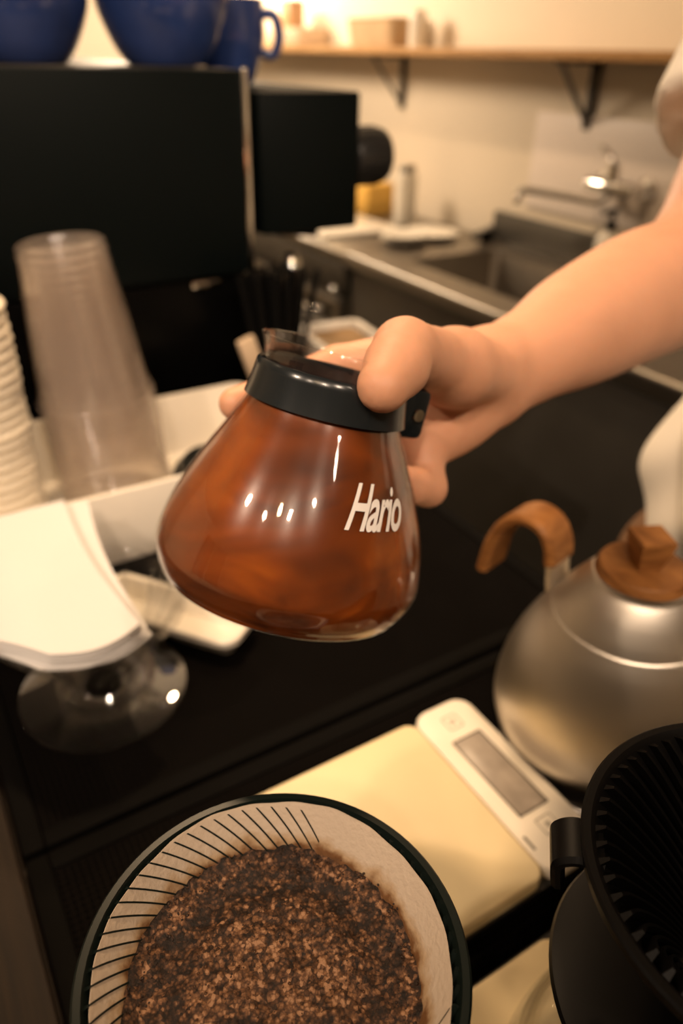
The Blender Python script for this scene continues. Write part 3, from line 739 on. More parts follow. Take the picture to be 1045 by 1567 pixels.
# ================================================================== DRIPPERS
def cone_dripper(name, label, loc, rz, mat, nrib, r_rim=0.058, h=0.080, ribf=None, handle_az=None, hole=0.009, z_fl=0.012, fl_r=0.058, ribs_mat=None, glass=False, spiral=35.0, th=0.0028):
    """conical dripper; origin at underside of flange.  cone wall from throat to rim"""
    t = thing(name, label, 'coffee dripper', loc, rz)
    zt = z_fl - 0.004; rt = hole + 0.004
    prof = [(rt, zt), (rt + th, zt - 0.001), (r_rim - 0.0005, h - 0.006), (r_rim + 0.0015, h - 0.004), (r_rim + 0.0018, h - 0.001), (r_rim + 0.001, h), (r_rim - 0.0012, h), (r_rim - th, h - 0.0015), (rt, zt)]
    obj('cone', lathe(prof, 96), mat, t)
    obj('flange', lathe([(rt + 0.001, 0.006), (rt + 0.012, 0.0085), (fl_r - 0.004, 0.006), (fl_r, 0.005), (fl_r + 0.0008, 0.003), (fl_r, 0.001), (fl_r - 0.003, 0.0), (0.030, 0.0), (0.030, -0.008), (0.027, -0.008), (0.026, 0.0), (rt + 0.001, 0.0)], 72, closed=True), mat, t)
    # ribs: one mesh per kind, spiral fins on the inner cone wall
    def rib_mesh(height, r_lo, w=0.0009):
        V, Fc = [], []; N = 12
        r0 = r_rim - th; kk = math.tan(math.radians(spiral))
        slope = (r0 - rt) / (h - 0.0015 - zt)
        nrm_r, nrm_z = -1 / math.hypot(1, slope), slope / math.hypot(1, slope)
        for i in range(N + 1):
            s = i / N; r = r0 - 0.0002 - (r0 - r_lo) * s
            z = h - 0.0015 - (r0 - r) / slope if slope else h
            ph = kk * math.log(r / r0)
            hh = height * min(1.0, 0.80 + s * 4) * (1.0 if s < 0.9 else (1 - s) * 6 + 0.4)
            for off, up in ((-w, -0.0006), (-w * 0.45, hh), (w * 0.45, hh), (w, -0.0006)):
                rr = r + up * nrm_r; z2 = z + up * nrm_z
                a = ph + off / r
                V.append((rr * math.cos(a), rr * math.sin(a), z2))
        for i in range(N):
            for k in range(3):
                Fc.append([i * 4 + k, i * 4 + k + 1, (i + 1) * 4 + k + 1, (i + 1) * 4 + k])
        Fc.append([0, 1, 2, 3]); Fc.append([N * 4 + 3, N * 4 + 2, N * 4 + 1, N * 4])
        me = mesh_from(V, Fc, True, 40); me.materials.append(ribs_mat or mat); return me
    cache = {}
    for k in range(nrib):
        a = 2 * PI * k / nrib
        height, rlo, w_ = ribf(a) if ribf else (0.002, 0.020, 0.0009)
        key = (height, rlo, w_)
        if key not in cache: cache[key] = rib_mesh(*key)
        obj('rib', cache[key], None, t, None, (0, 0, a))
    if handle_az is not None:
        d = Vector((math.cos(handle_az), math.sin(handle_az), 0)); wd = Vector((-d.y, d.x, 0))
        rm = lambda z: rt + (r_rim - rt) * (z - zt) / (h - zt)
        pts = spline3([d * (rm(0.068) + 0.000) + zz * 0.070, d * (rm(0.07) + 0.006) + zz * 0.0712, d * (rm(0.068) + 0.0125) + zz * 0.0685, d * (rm(0.062) + 0.0165) + zz * 0.063, d * (rm(0.058) + 0.018) + zz * 0.057], 6)
        obj('handle', strap(pts, wd, 0.017, 0.0045), mat, t)
    return t

def server(name, label, loc, rz=0.0, r=0.060, h=0.118, fill=0.055):
    """low glass coffee server that carries a dripper"""
    t = thing(name, label, 'coffee server', loc, rz)
    out = smooth_profile([(0.0, 0.0), (r * 0.80, 0.0), (r * 0.97, 0.006), (r, 0.022), (r * 0.90, 0.055), (r * 0.70, h * 0.80), (r * 0.62, h - 0.008), (r * 0.66, h)], 5)
    inn = [(max(a - 0.0018, 0), max(b, 0.0022) if i < 6 else b) for i, (a, b) in enumerate(out)][::-1]
    obj('glass_body', lathe(out + inn[:-1] + [(0, 0.0024)], 64), THING, t)
    cf = [(0, 0.003)] + [(a - 0.0021, max(b, 0.0028)) for a, b in out if b < fill and a > 0.01] + [(0, fill - 0.001)]
    if fill > 0.01: obj('coffee', lathe(cf, 48), COFFEE, t)
    obj('collar', lathe([(r * 0.63, h - 0.030), (r * 0.70, h - 0.030), (r * 0.665, h - 0.008), (r * 0.64, h - 0.008)], 48, closed=True), BAND, t)
    return t

# --- dripper in the foreground with filter and coffee
D1 = Vector((0.0496, 0.1109, 0.115))
CAMAZ_TOP = math.atan2(fh.y, fh.x)
def rib1(a):
    # a: azimuth at the rim; ribs print through the damp paper where it clings to the wall
    az = math.degrees(a) % 360
    if 52 < az < 222: return (0.00190, 0.040, 0.00078)
    if 40 <= az <= 52: return (0.00182, 0.046, 0.0005)
    if 285 < az < 318: return (0.0024, 0.047, 0.0005)
    return (0.0016, 0.020, 0.0010)
server('coffee_server', 'glass coffee server hidden under the dripper full of wet grounds', (D1.x, D1.y, 0.0), fill=0.03)
cone_dripper('coffee_dripper', 'dark green-black ribbed dripper holding a filter of wet coffee grounds', D1, 0.0, DRIPP, 66, ribf=rib1, handle_az=math.radians(-60), fl_r=0.050, spiral=56, th=0.0016)

def filter_cone():
    """paper cone inside the dripper: slightly wavy rim"""
    zl = 0.0640
    mt = wetpaper_mat(zl)
    V, Fc = [], []; N, M = 128, 22
    h, r_rim, th, rt, zt = 0.080, 0.058, 0.0016, 0.013, 0.008
    r0 = r_rim - th; slope = (r0 - rt) / (h - 0.0015 - zt); L = math.hypot(1, slope)
    def P(i, s, off):
        a = 2 * PI * i / N
        az = math.degrees(a) % 360
        lip = 0.0006 + 0.0008 * math.sin(2 * a + 2.4) + 0.0003 * math.sin(7 * a) + 0.00015 * math.sin(23 * a + 1)
        # paper stands off the wall where it does not cling to the ribs
        gap = 0.0013 + 0.0011 * max(0.0, math.cos(a + math.radians(12))) ** 2
        ztop = h - lip - 0.0010
        z = ztop + (zt + 0.004 - ztop) * s
        r = r0 - (h - 0.0015 - z) * slope
        r -= (gap + off) * 1.0 / L
        z2 = z + (gap + off) * slope / L
        return (max(r, 0.002) * math.cos(a), max(r, 0.002) * math.sin(a), z2)
    for side, off in ((0, 0.0), (1, 0.00025)):
        for j in range(M + 1):
            for i in range(N): V.append(P(i, j / M, off))
    S = (M + 1) * N
    for j in range(M):
        for i in range(N):
            i2 = (i + 1) % N
            Fc.append([j * N + i, (j + 1) * N + i, (j + 1) * N + i2, j * N + i2])
            Fc.append([S + j * N + i, S + j * N + i2, S + (j + 1) * N + i2, S + (j + 1) * N + i])
    for i in range(N):
        i2 = (i + 1) % N
        Fc.append([i, i2, S + i2, S + i])
    t = thing('filter_cone', 'damp white paper filter lining the foreground dripper, rib lines showing', 'coffee filter', D1)
    obj('paper_wall', mesh_from(V, Fc), mt, t)
    # slurry of grounds: own top-level thing
    s = thing('coffee_grounds', 'wet bloomed coffee grounds with foam filling the paper filter', 'coffee grounds', D1 + Vector((0, 0, zl)))
    R_ = r0 - (h - 0.0015 - zl) * slope - 0.0014
    V, Fc = [], []; NR, NA = 60, 180
    for j in range(NR + 1):
        for i in range(NA):
            a = 2 * PI * i / NA; q = j / NR * 1.07; r = R_ * q
            p = Vector((r * math.cos(a), r * math.sin(a), 0))
            z = 0.0009 * noise.noise(p * 90) + 0.0007 * noise.noise(p * 260 + Vector((3, 1, 0))) + 0.0005 * noise.noise(p * 520)
            z += 0.0016 * max(0, (q - 0.86) / 0.14) ** 1.5 + min(1.0, max(0, (q - 0.82) / 0.16)) * (0.0012 * noise.noise(p * 60 + Vector((9, 0, 0))) + 0.0008 * noise.noise(p * 210 + Vector((4, 7, 0))))
            z -= 0.0016 * math.exp(-((q - 0.72) / 0.13) ** 2)
            z += 0.0012 * (1 - q)
            V.append((p.x, p.y, z))
    for j in range(NR):
        for i in range(NA):
            i2 = (i + 1) % NA
            if j == 0 and False: continue
            Fc.append([j * NA + i, j * NA + i2, (j + 1) * NA + i2, (j + 1) * NA + i])
    obj('slurry_surface', mesh_from(V, Fc, True, None), SLURRY, s)
    # loose grains and foam bubbles, uncountable
    def blobs(name, n, rmin, rmax, mat, q0, q1, flat):
        bm = bmesh.new()
        V, Fc = [], []
        base = bmesh.new(); bmesh.ops.create_icosphere(base, subdivisions=1, radius=1.0)
        bv = [v.co.copy() for v in base.verts]; bf = [[v.index for v in f.verts] for f in base.faces]; base.free(); bm.free()
        for _ in range(n):
            q = math.sqrt(random.uniform(q0 ** 2, q1 ** 2)); a = random.uniform(0, 2 * PI); r = R_ * q
            p = Vector((r * math.cos(a), r * math.sin(a), 0))
            z = 0.0009 * noise.noise(p * 90) + 0.0007 * noise.noise(p * 260 + Vector((3, 1, 0))) + 0.0028 * max(0, (q - 0.86) / 0.14) ** 1.5 - 0.0016 * math.exp(-((q - 0.72) / 0.13) ** 2) + 0.0012 * (1 - q)
            rr = random.uniform(rmin, rmax); s0 = len(V)
            sx_, sy_ = random.uniform(0.7, 1.3), random.uniform(0.7, 1.3)
            for v in bv: V.append((p.x + v.x * rr * sx_, p.y + v.y * rr * sy_, z + v.z * rr * flat))
            for f in bf: Fc.append([s0 + k for k in f])
        o = obj(name, mesh_from(V, Fc, True, None), mat, s); o['kind'] = 'stuff'
        return o
    blobs('grains', 260, 0.00015, 0.0004, pmat('ground_coffee', (0.020, 0.009, 0.004), 0.5), 0.0, 0.99, 0.7)
    blobs('edge_grains', 380, 0.0002, 0.0006, MATS['ground_coffee'], 0.80, 1.0, 0.8)
    blobs('bubbles', 160, 0.0002, 0.0006, pmat('foam_bubble', (0.07, 0.030, 0.013), 0.15, coat=0.4), 0.0, 0.62, 0.55)
filter_cone()

# --- second, empty dripper on its server and scale
D2 = Vector((0.1875, 0.0405, 0.147))
def rib2(a): return (0.0042, 0.016, 0.0013)
cone_dripper('coffee_dripper', 'empty black dripper with deep spiral fins at the right edge', D2, 0.0, DRIPB, 60, r_rim=0.059, h=0.076, ribf=rib2, handle_az=math.radians(136), fl_r=0.058, z_fl=0.012, spiral=40)
server('coffee_server', 'clear glass server under the empty black dripper on the second scale', (D2.x, D2.y, 0.0285), r=0.064, h=0.118, fill=0.0045)

# --- glass dripper with the stack of dry papers
D3 = Vector((0.068, 0.452, 0.0))
def glass_dripper():
    t = cone_dripper('glass_dripper', 'clear glass dripper on the mat holding the dry filter papers', D3, 0.0, THING, 14, r_rim=0.069, h=0.088, ribf=lambda a: (0.0022, 0.022, 0.0011), handle_az=None, fl_r=0.063, z_fl=0.014, hole=0.010, spiral=30)
    # clear base ring
    obj('base_ring', lathe([(0.030, 0.0), (0.034, 0.0), (0.036, 0.016), (0.030, 0.022), (0.028, 0.020), (0.032, 0.014)], 48, closed=True), THING, t)
glass_dripper()
def papers():
    N = 12
    A = Vector((0.089, 0.392)); B = Vector((0.030, 0.391)); D = Vector((0.084, 0.578)); Cc = Vector((-0.022, 0.470)); G = Vector((-0.045, 0.575))
    def outline():
        pts = []
        n = 10
        for k in range(n + 1):           # curved near edge A -> B, bulging toward the viewer
            t = k / n; p = A.lerp(B, t); p += Vector((0.0, -0.010)) * math.sin(PI * t); pts.append(p)
        for k in range(1, 8): pts.append(B.lerp(Cc, k / 7))
        for k in range(1, 6): pts.append(Cc.lerp(G, k / 5))
        for k in range(1, 8): pts.append(G.lerp(D, k / 7))
        for k in range(1, 12):
            t = k / 12; p = D.lerp(A, t); p += Vector((-0.006, 0.0)) * math.sin(PI * t); pts.append(p)
        return pts
    base = outline(); cen = sum(base, Vector((0, 0))) / len(base)
    for k in range(N):
        q = k / (N - 1)
        rot = (1 - q) * 0.05 * math.sin(k * 2.1) + (-0.055 if k in (3, 5) else 0.0); off = Vector((0.004 * math.sin(k * 1.7), 0.003 * math.cos(k * 2.3))) * (1 - q)
        if k == 5: off += Vector((0.010, 0.006))
        V, Fc = [], []
        rings = []
        for sc in (0.0, 0.35, 0.7, 1.0):
            ring = []
            for p in (base if sc > 0 else [cen]):
                d = (p - cen) * sc; c_, s_ = math.cos(rot), math.sin(rot)
                p2 = cen + off + Vector((d.x * c_ - d.y * s_, d.x * s_ + d.y * c_))
                z = 0.0885 + k * 0.00125 + 0.010 * max(0, (p2.y - 0.46) / 0.1) * 0.0 - 0.018 * max(0.0, (0.03 - p2.x) / 0.05) ** 1.5 * (1 if p2.x < 0.03 else 0)
                ring.append(len(V)); V.append((p2.x, p2.y, z))
            rings.append(ring)
        n = len(base)
        for i in range(n):
            i2 = (i + 1) % n
            Fc.append([rings[0][0], rings[1][i], rings[1][i2]])
            for r_ in (1, 2): Fc.append([rings[r_][i], rings[r_ + 1][i], rings[r_ + 1][i2], rings[r_][i2]])
        nv = len(V); V += [(x, y, z + 0.0009) for x, y, z in V]; top = [[i + nv for i in f][::-1] for f in Fc]
        rim = rings[3]
        Fc = Fc + top + [[rim[i], rim[(i + 1) % n], rim[(i + 1) % n] + nv, rim[i] + nv] for i in range(n)]
        o = obj('filter_paper', mesh_from(V, Fc, True, 40), PAPER)
        tag(o, 'dry white folded filter paper in the pile on glass dripper', 'filter paper', 'dry filter papers on the glass dripper')
        o['label'] = 'dry filter paper, %s from the top of the pile on glass dripper' % nth(N - 1 - k)
        if k == N - 1: o['label'] = 'topmost bright white filter paper of the pile on glass dripper'
        if k == 0: o['label'] = 'lowest filter paper of the pile, lying on the glass dripper rim'
papers()

# ================================================================== SCALES
def scale(x0, x1, y0, y1, label, lcd=True):
    t = thing('coffee_scale', label, 'scale', ((x0 + x1) / 2, (y0 + y1) / 2, 0.0), 0.0)
    L, W = x1 - x0, y1 - y0
    for sx_ in (-1, 1):
        for sy_ in (-1, 1):
            obj('foot', lathe([(0, 0), (0.007, 0), (0.008, 0.004), (0, 0.004)], 16), BLACKP, t, (sx_ * (L / 2 - 0.02), sy_ * (W / 2 - 0.02), 0))
    obj('base', tuple(loft([[(x, y, z) for x, y in rrect(L - d, W - d, 0.012)] for z, d in ((0.0035, 0.006), (0.006, 0.002), (0.0165, 0.0))])), BLACKP, t)
    pw = 0.047   # control panel width at the high-x end
    px = L / 2 - pw / 2
    pn = obj('control_panel', tuple(loft([[(x, y, z) for x, y in rrect(pw - d, W - d, 0.012)] for z, d in ((0.016, 0.0), (0.0235, 0.0), (0.0255, 0.001), (0.0262, 0.003))])), SCALEW, t, (px, 0, 0))
    pl = obj('platform', tuple(loft([[(x, y, z) for x, y in rrect(L - pw - d - 0.001, W - 0.005 - d, 0.009)] for z, d in ((0.0165, 0.0), (0.0245, 0.0), (0.0262, 0.001), (0.0270, 0.003))])), SCALEY, t, (-pw / 2, -0.001, 0))
    if lcd:
        ly = (0.222 - (y0 + y1) / 2); lx = 0.267 - (x0 + x1) / 2
        d = box('display', (lx - px, ly, 0.0262), (0.0225, 0.066, 0.0008), pmat('lcd_grey', (0.33, 0.28, 0.23), 0.3, noise_amt=0.25, noise_scale=60), pn, 0.0003)
        for s in (-1, 1):   # bezel edges
            box('display_edge', (s * 0.0117, 0, 0.0002), (0.001, 0.0675, 0.0012), pmat('bezel', (0.10, 0.085, 0.065), 0.4) if 'bezel' not in MATS else MATS['bezel'], d, 0)
            box('display_edge', (0, s * 0.0335, 0.0002), (0.0235, 0.001, 0.0012), MATS['bezel'], d, 0)
        # printed square button icon at the far end and button print at the near end
        for yy, nm in ((0.271, 'button_print'), (0.176, 'button_print')):
            bm = bmesh.new(); s2 = 0.0115
            for s in (-1, 1):
                bbox_bm(bm, (s * s2 / 2, 0, 0), (0.0009, s2, 0.0004)); bbox_bm(bm, (0, s * s2 / 2, 0), (s2 - 0.0009, 0.0009, 0.0004))
            bbox_bm(bm, (0, 0, 0), (0.004, 0.004, 0.0004))
            obj(nm, bm, GREYPRINT, pn, (0.267 - (x0 + x1) / 2 - px, yy - (y0 + y1) / 2, 0.0264))
        box('mark_print', (0.2475 - (x0 + x1) / 2 - px, 0.172 - (y0 + y1) / 2, 0.0263), (0.0016, 0.010, 0.0004), MATS['bezel'], pn, 0)
    return t
scale(0.095, 0.290, 0.150, 0.289, 'cream digital coffee scale with grey display between kettle and dripper')
scale(0.062, 0.268, -0.012, 0.130, 'second cream scale, partly hidden under the empty black dripper', lcd=False)

# ================================================================== KETTLE
def kettle():
    t = thing('gooseneck_kettle', 'brushed steel kettle with wooden handle and lid knob', 'kettle', (0.364, 0.222, 0.0))
    prof = smooth_profile([(0.0, 0.0), (0.062, 0.0), (0.0665, 0.003), (0.0725, 0.018), (0.0775, 0.038), (0.0765, 0.060), (0.0700, 0.085), (0.0600, 0.107), (0.0505, 0.1225)], 6)
    obj('kettle_body', lathe(prof + [(0.0495, 0.1230), (0.048, 0.1220)], 96), KETTLE, t)
    lid = obj('lid', lathe([(0.0495, 0.1305)] + smooth_profile([(0.0500, 0.1325), (0.0455, 0.1400), (0.0385, 0.1505), (0.0310, 0.1600), (0.027, 0.1632), (0.0, 0.1635)], 5), 72), KETTLE, t, (0, 0, -0.009))
    obj('lid_plate', lathe(smooth_profile([(0, 0.1632), (0.027, 0.1632), (0.0285, 0.1655), (0.0275, 0.1685), (0.024, 0.1700), (0, 0.1702)], 3), 48), WOODH, lid)
    # faceted wooden knob, wider at the top
    pts = lambda s, z: [(x * s, y * s, z) for x, y in [(math.cos(a + 0.35), math.sin(a + 0.35)) for a in [k * PI / 2 for k in range(4)]]]
    V, Fc = loft([pts(0.0095, 0.169), pts(0.0135, 0.181), pts(0.0155, 0.190), pts(0.0150, 0.192)])
    obj('knob', mesh_from(V, Fc, False), WOODH, lid)
    d = Vector((-0.24, 0.97, 0)).normalized(); wd = Vector((-d.y, d.x, 0))
    # steel bracket from the shoulder, then the bent wooden grip
    br = obj('handle_bracket', strap(spline3([d * 0.053 + zz * 0.114, d * 0.0555 + zz * 0.127, d * 0.0572 + zz * 0.142], 5), wd, 0.026, 0.006), KETTLE, t)
    obj('wooden_grip', strap(spline3([d * 0.0565 + zz * 0.136, d * 0.059 + zz * 0.148, d * 0.067 + zz * 0.159, d * 0.081 + zz * 0.1615, d * 0.095 + zz * 0.152, d * 0.104 + zz * 0.132, d * 0.108 + zz * 0.106], 6), wd, 0.030, 0.0085), WOODH, t)
    # gooseneck spout on the opposite side
    sp = [-d * 0.070 + zz * 0.030, -d * 0.095 + zz * 0.040, -d * 0.108 + zz * 0.075, -d * 0.106 + zz * 0.115, -d * 0.118 + zz * 0.148, -d * 0.142 + zz * 0.152]
    path = spline3(sp, 7); n = len(path)
    obj('spout', tube(path, [0.011 - 0.0065 * i / (n - 1) for i in range(n)], 16), KETTLE, t)
    obj('base_ring', lathe([(0.054, -0.0005), (0.063, -0.0005), (0.064, 0.002), (0.054, 0.002)], 64, closed=True), BLACKP, t)
kettle()

# ================================================================== HELD CARAFE
def carafe():
    base = Vector((0.1168, 0.2343, 0.2299)); ax = Vector((0.3179, 0.1022, 0.9426)).normalized()
    t = thing('glass_carafe', 'tilted glass carafe of brown coffee held by the neck', 'carafe', base)
    xd = Vector((1, 0, 0)); xd = (xd - ax * xd.dot(ax)).normalized(); yd = ax.cross(xd)
    M = Matrix((xd, yd, ax)).transposed()
    t.rotation_euler = M.to_euler()
    pts = [(0.0, 0.0), (0.046, 0.0), (0.0540, 0.004), (0.0575, 0.012), (0.0576, 0.019), (0.0540, 0.034), (0.0465, 0.052), (0.0378, 0.069), (0.0328, 0.079), (0.0300, 0.087), (0.0292, 0.095), (0.0298, 0.100), (0.0318, 0.1045)]
    out = smooth_profile(pts, 6)
    th = 0.0008
    inn = [(max(a - th, 0.0), max(b, 0.0010)) for a, b in out][::-1]
    prof = out + [(0.0316, 0.1053), (0.0306, 0.1050)] + [p for p in inn if p[0] > 0.004] + [(0, 0.0010)]
    obj('glass_body', lathe(prof, 96), CARAFEG, t)
    # coffee just inside the glass
    lvl = 0.0835
    cf = [(0, 0.0016)] + [(a - th - 0.0002, max(b, 0.0016)) for a, b in out if a > 0.03 and 0.0005 < b < lvl] + [(0.0290, lvl + 0.0004), (0.0275, lvl), (0, lvl - 0.0004)]
    obj('coffee', lathe(cf, 80), COFFEE, t)
    bnd = obj('neck_band', lathe([(0.0322, 0.0810), (0.0338, 0.0808), (0.0326, 0.0865), (0.0318, 0.0920), (0.0314, 0.0948), (0.0306, 0.0957), (0.0299, 0.0948), (0.0301, 0.0920), (0.0309, 0.0865)], 72, closed=True), BAND, t)
    # clasp of the band on the handle side, with its screw
    cl = box('clasp', (0.0385, -0.002, 0.0850), (0.014, 0.018, 0.022), BAND, bnd, 0.003, 2)
    obj('screw', lathe([(0, 0.0012), (0.0026, 0.001), (0.003, 0.0), (0, 0)], 16), CHROME, bnd, (0.0395, -0.0112, 0.0850), (PI / 2, 0, 0))
    # lettering printed on the glass, laid onto the curved wall
    cu = bpy.data.curves.new('lettering', 'FONT'); cu.body = 'Hario'; cu.size = 1.0; cu.shear = 0.6; cu.offset = 0.018; cu.space_character = 0.92
    tmp = bpy.data.objects.new('tmp_text', cu); COL.objects.link(tmp)
    dg = bpy.context.evaluated_depsgraph_get(); me0 = tmp.evaluated_get(dg).to_mesh()
    bm = bmesh.new(); bm.from_mesh(me0)
    bmesh.ops.triangulate(bm, faces=bm.faces)
    for _ in range(2): bmesh.ops.subdivide_edges(bm, edges=[e for e in bm.edges if e.calc_length() > 0.12], cuts=1)
    xs = [v.co.x for v in bm.verts]; x0, x1 = min(xs), max(xs)
    def rad(z):
        for (a, b), (c, d) in zip(out[6:-1], out[7:]):
            if b <= z <= d and d > b: return a + (c - a) * (z - b) / (d - b)
        return 0.05
    az0, az1, zb, hh = math.radians(LOGO[0]), math.radians(LOGO[1]), LOGO[2], LOGO[3]
    for v in bm.verts:
        u = (v.co.x - x0) / (x1 - x0); z = zb + v.co.y * hh
        a = az0 + (az1 - az0) * u; r = rad(z) + 0.00035
        v.co = Vector((r * math.cos(a), r * math.sin(a), z))
    mt_ = bpy.data.meshes.new('logo_print'); bm.to_mesh(mt_); bm.free()
    bpy.data.objects.remove(tmp)
    mt_.materials.append(PRINT)
    o = bpy.data.objects.new('logo_print', mt_); link(o, t); o['label'] = 'white slanted lettering on the glass'
LOGO = (-103, -68, 0.0465, 0.0225)
carafe()

# ================================================================== PERSON
def smin(a, b, k):
    h = np.clip(0.5 + 0.5 * (b - a) / k, 0, 1)
    return b * (1 - h) + a * h - k * h * (1 - h)
class Field:
    def __init__(s, lo, hi, h):
        s.h = h; s.lo = np.array(lo, np.float32)
        s.n = np.ceil((np.array(hi) - np.array(lo)) / h).astype(int) + 1
        s.f = np.full(s.n, 1.0, np.float32)
    def sub(s, lo, hi):
        a = np.maximum(np.floor((np.array(lo) - s.lo) / s.h).astype(int), 0); b = np.minimum(np.ceil((np.array(hi) - s.lo) / s.h).astype(int) + 1, s.n)
        if np.any(b <= a): return None
        ax = [s.lo[i] + s.h * np.arange(a[i], b[i], dtype=np.float32) for i in range(3)]
        X, Y, Z = np.meshgrid(*ax, indexing='ij')
        return (slice(a[0], b[0]), slice(a[1], b[1]), slice(a[2], b[2])), X, Y, Z
    def cone(s, p, q, ra, rb, k):
        p = np.array(p, float); q = np.array(q, float); m = max(ra, rb) + k + 3 * s.h
        r = s.sub(np.minimum(p, q) - m, np.maximum(p, q) + m)
        if r is None: return
        sl, X, Y, Z = r; d = q - p; L2 = max(float(d @ d), 1e-9)
        t = np.clip(((X - p[0]) * d[0] + (Y - p[1]) * d[1] + (Z - p[2]) * d[2]) / L2, 0, 1)
        dist = np.sqrt((X - p[0] - t * d[0]) ** 2 + (Y - p[1] - t * d[1]) ** 2 + (Z - p[2] - t * d[2]) ** 2) - (ra + (rb - ra) * t)
        s.f[sl] = smin(s.f[sl], dist, k)
    def ell(s, c, r, k, rot=None):
        c = np.array(c, float); r = np.array(r, float); m = r.max() + k + 3 * s.h
        q = s.sub(c - m, c + m)
        if q is None: return
        sl, X, Y, Z = q; P = np.stack([X - c[0], Y - c[1], Z - c[2]], -1)
        if rot is not None: P = P @ np.array(rot)      # columns of rot = local axes
        k0 = np.sqrt(((P / r) ** 2).sum(-1)); k1 = np.sqrt(((P / r ** 2) ** 2).sum(-1)) + 1e-6
        s.f[sl] = smin(s.f[sl], k0 * (k0 - 1) / k1, k)
    def mesh(s):
        """naive surface nets"""
        f = s.f; ins = f < 0; n = s.n
        cell = np.zeros(n - 1, np.int8)
        for i in (0, 1):
            for j in (0, 1):
                for k in (0, 1):
                    cell += ins[i:n[0] - 1 + i, j:n[1] - 1 + j, k:n[2] - 1 + k]
        act = (cell > 0) & (cell < 8)
        idx = np.argwhere(act); lut = -np.ones(n - 1, np.int64); lut[act] = np.arange(len(idx))
        acc = np.zeros((len(idx), 3)); cnt = np.zeros(len(idx))
        corners = [(i, j, k) for i in (0, 1) for j in (0, 1) for k in (0, 1)]
        for a in corners:
            for b in corners:
                if sum(abs(a[i] - b[i]) for i in range(3)) != 1 or a > b: continue
                fa = f[idx[:, 0] + a[0], idx[:, 1] + a[1], idx[:, 2] + a[2]]; fb = f[idx[:, 0] + b[0], idx[:, 1] + b[1], idx[:, 2] + b[2]]
                x = (fa < 0) != (fb < 0); t = np.where(x, fa / np.where(x, fa - fb, 1), 0)
                pos = np.array(a) + t[:, None] * (np.array(b) - np.array(a))
                acc += np.where(x[:, None], pos, 0); cnt += x
        V = s.lo + s.h * (idx + acc / np.maximum(cnt, 1)[:, None])
        Fs = []
        for ax in range(3):
            a = [slice(1, -1)] * 3; a[ax] = slice(0, -1)
            b = [slice(1, -1)] * 3; b[ax] = slice(1, None)
            A = ins[tuple(a)]; B = ins[tuple(b)]
            e = np.argwhere(A != B)
            o = np.ones(3, int); o[ax] = 0
            e2 = e + o
            u, v = [(1, 2), (2, 0), (0, 1)][ax]
            du = np.zeros(3, int); du[u] = 1; dv = np.zeros(3, int); dv[v] = 1
            q = np.stack([lut[tuple((e2 - du - dv).T)], lut[tuple((e2 - dv).T)], lut[tuple(e2.T)], lut[tuple((e2 - du).T)]], 1)
            fl = A[tuple(e.T)]
            q[~fl] = q[~fl][:, ::-1]
            Fs.append(q)
        return V, np.concatenate(Fs)

def sdf_obj(name, fields, mat, parent, smooth_iter=2):
    VV, FF = [], []; off = 0
    for fd in fields:
        V, Fq = fd.mesh(); VV.append(V); FF.append(Fq + off); off += len(V)
    V = np.concatenate(VV); Fq = np.concatenate(FF); Fq = Fq[(Fq >= 0).all(1)]
    for _ in range(smooth_iter):
        acc = np.zeros_like(V); c = np.zeros(len(V))
        for i in range(4):
            j = (i + 1) % 4
            np.add.at(acc, Fq[:, i], V[Fq[:, j]]); np.add.at(acc, Fq[:, j], V[Fq[:, i]])
            np.add.at(c, Fq[:, i], 1); np.add.at(c, Fq[:, j], 1)
        V = 0.5 * V + 0.5 * acc / np.maximum(c, 1)[:, None]
    me = bpy.data.meshes.new(name)
    me.vertices.add(len(V)); me.vertices.foreach_set('co', V.astype(np.float32).ravel())
    me.loops.add(len(Fq) * 4); me.loops.foreach_set('vertex_index', Fq.astype(np.int32).ravel())
    me.polygons.add(len(Fq)); me.polygons.foreach_set('loop_start', np.arange(0, len(Fq) * 4, 4, dtype=np.int32))
    me.polygons.foreach_set('loop_total', np.full(len(Fq), 4, np.int32))
    me.polygons.foreach_set('use_smooth', np.ones(len(Fq), bool))
    me.update(); me.validate()
    me.materials.append(mat)
    o = bpy.data.objects.new(name, me); link(o, parent)
    return o

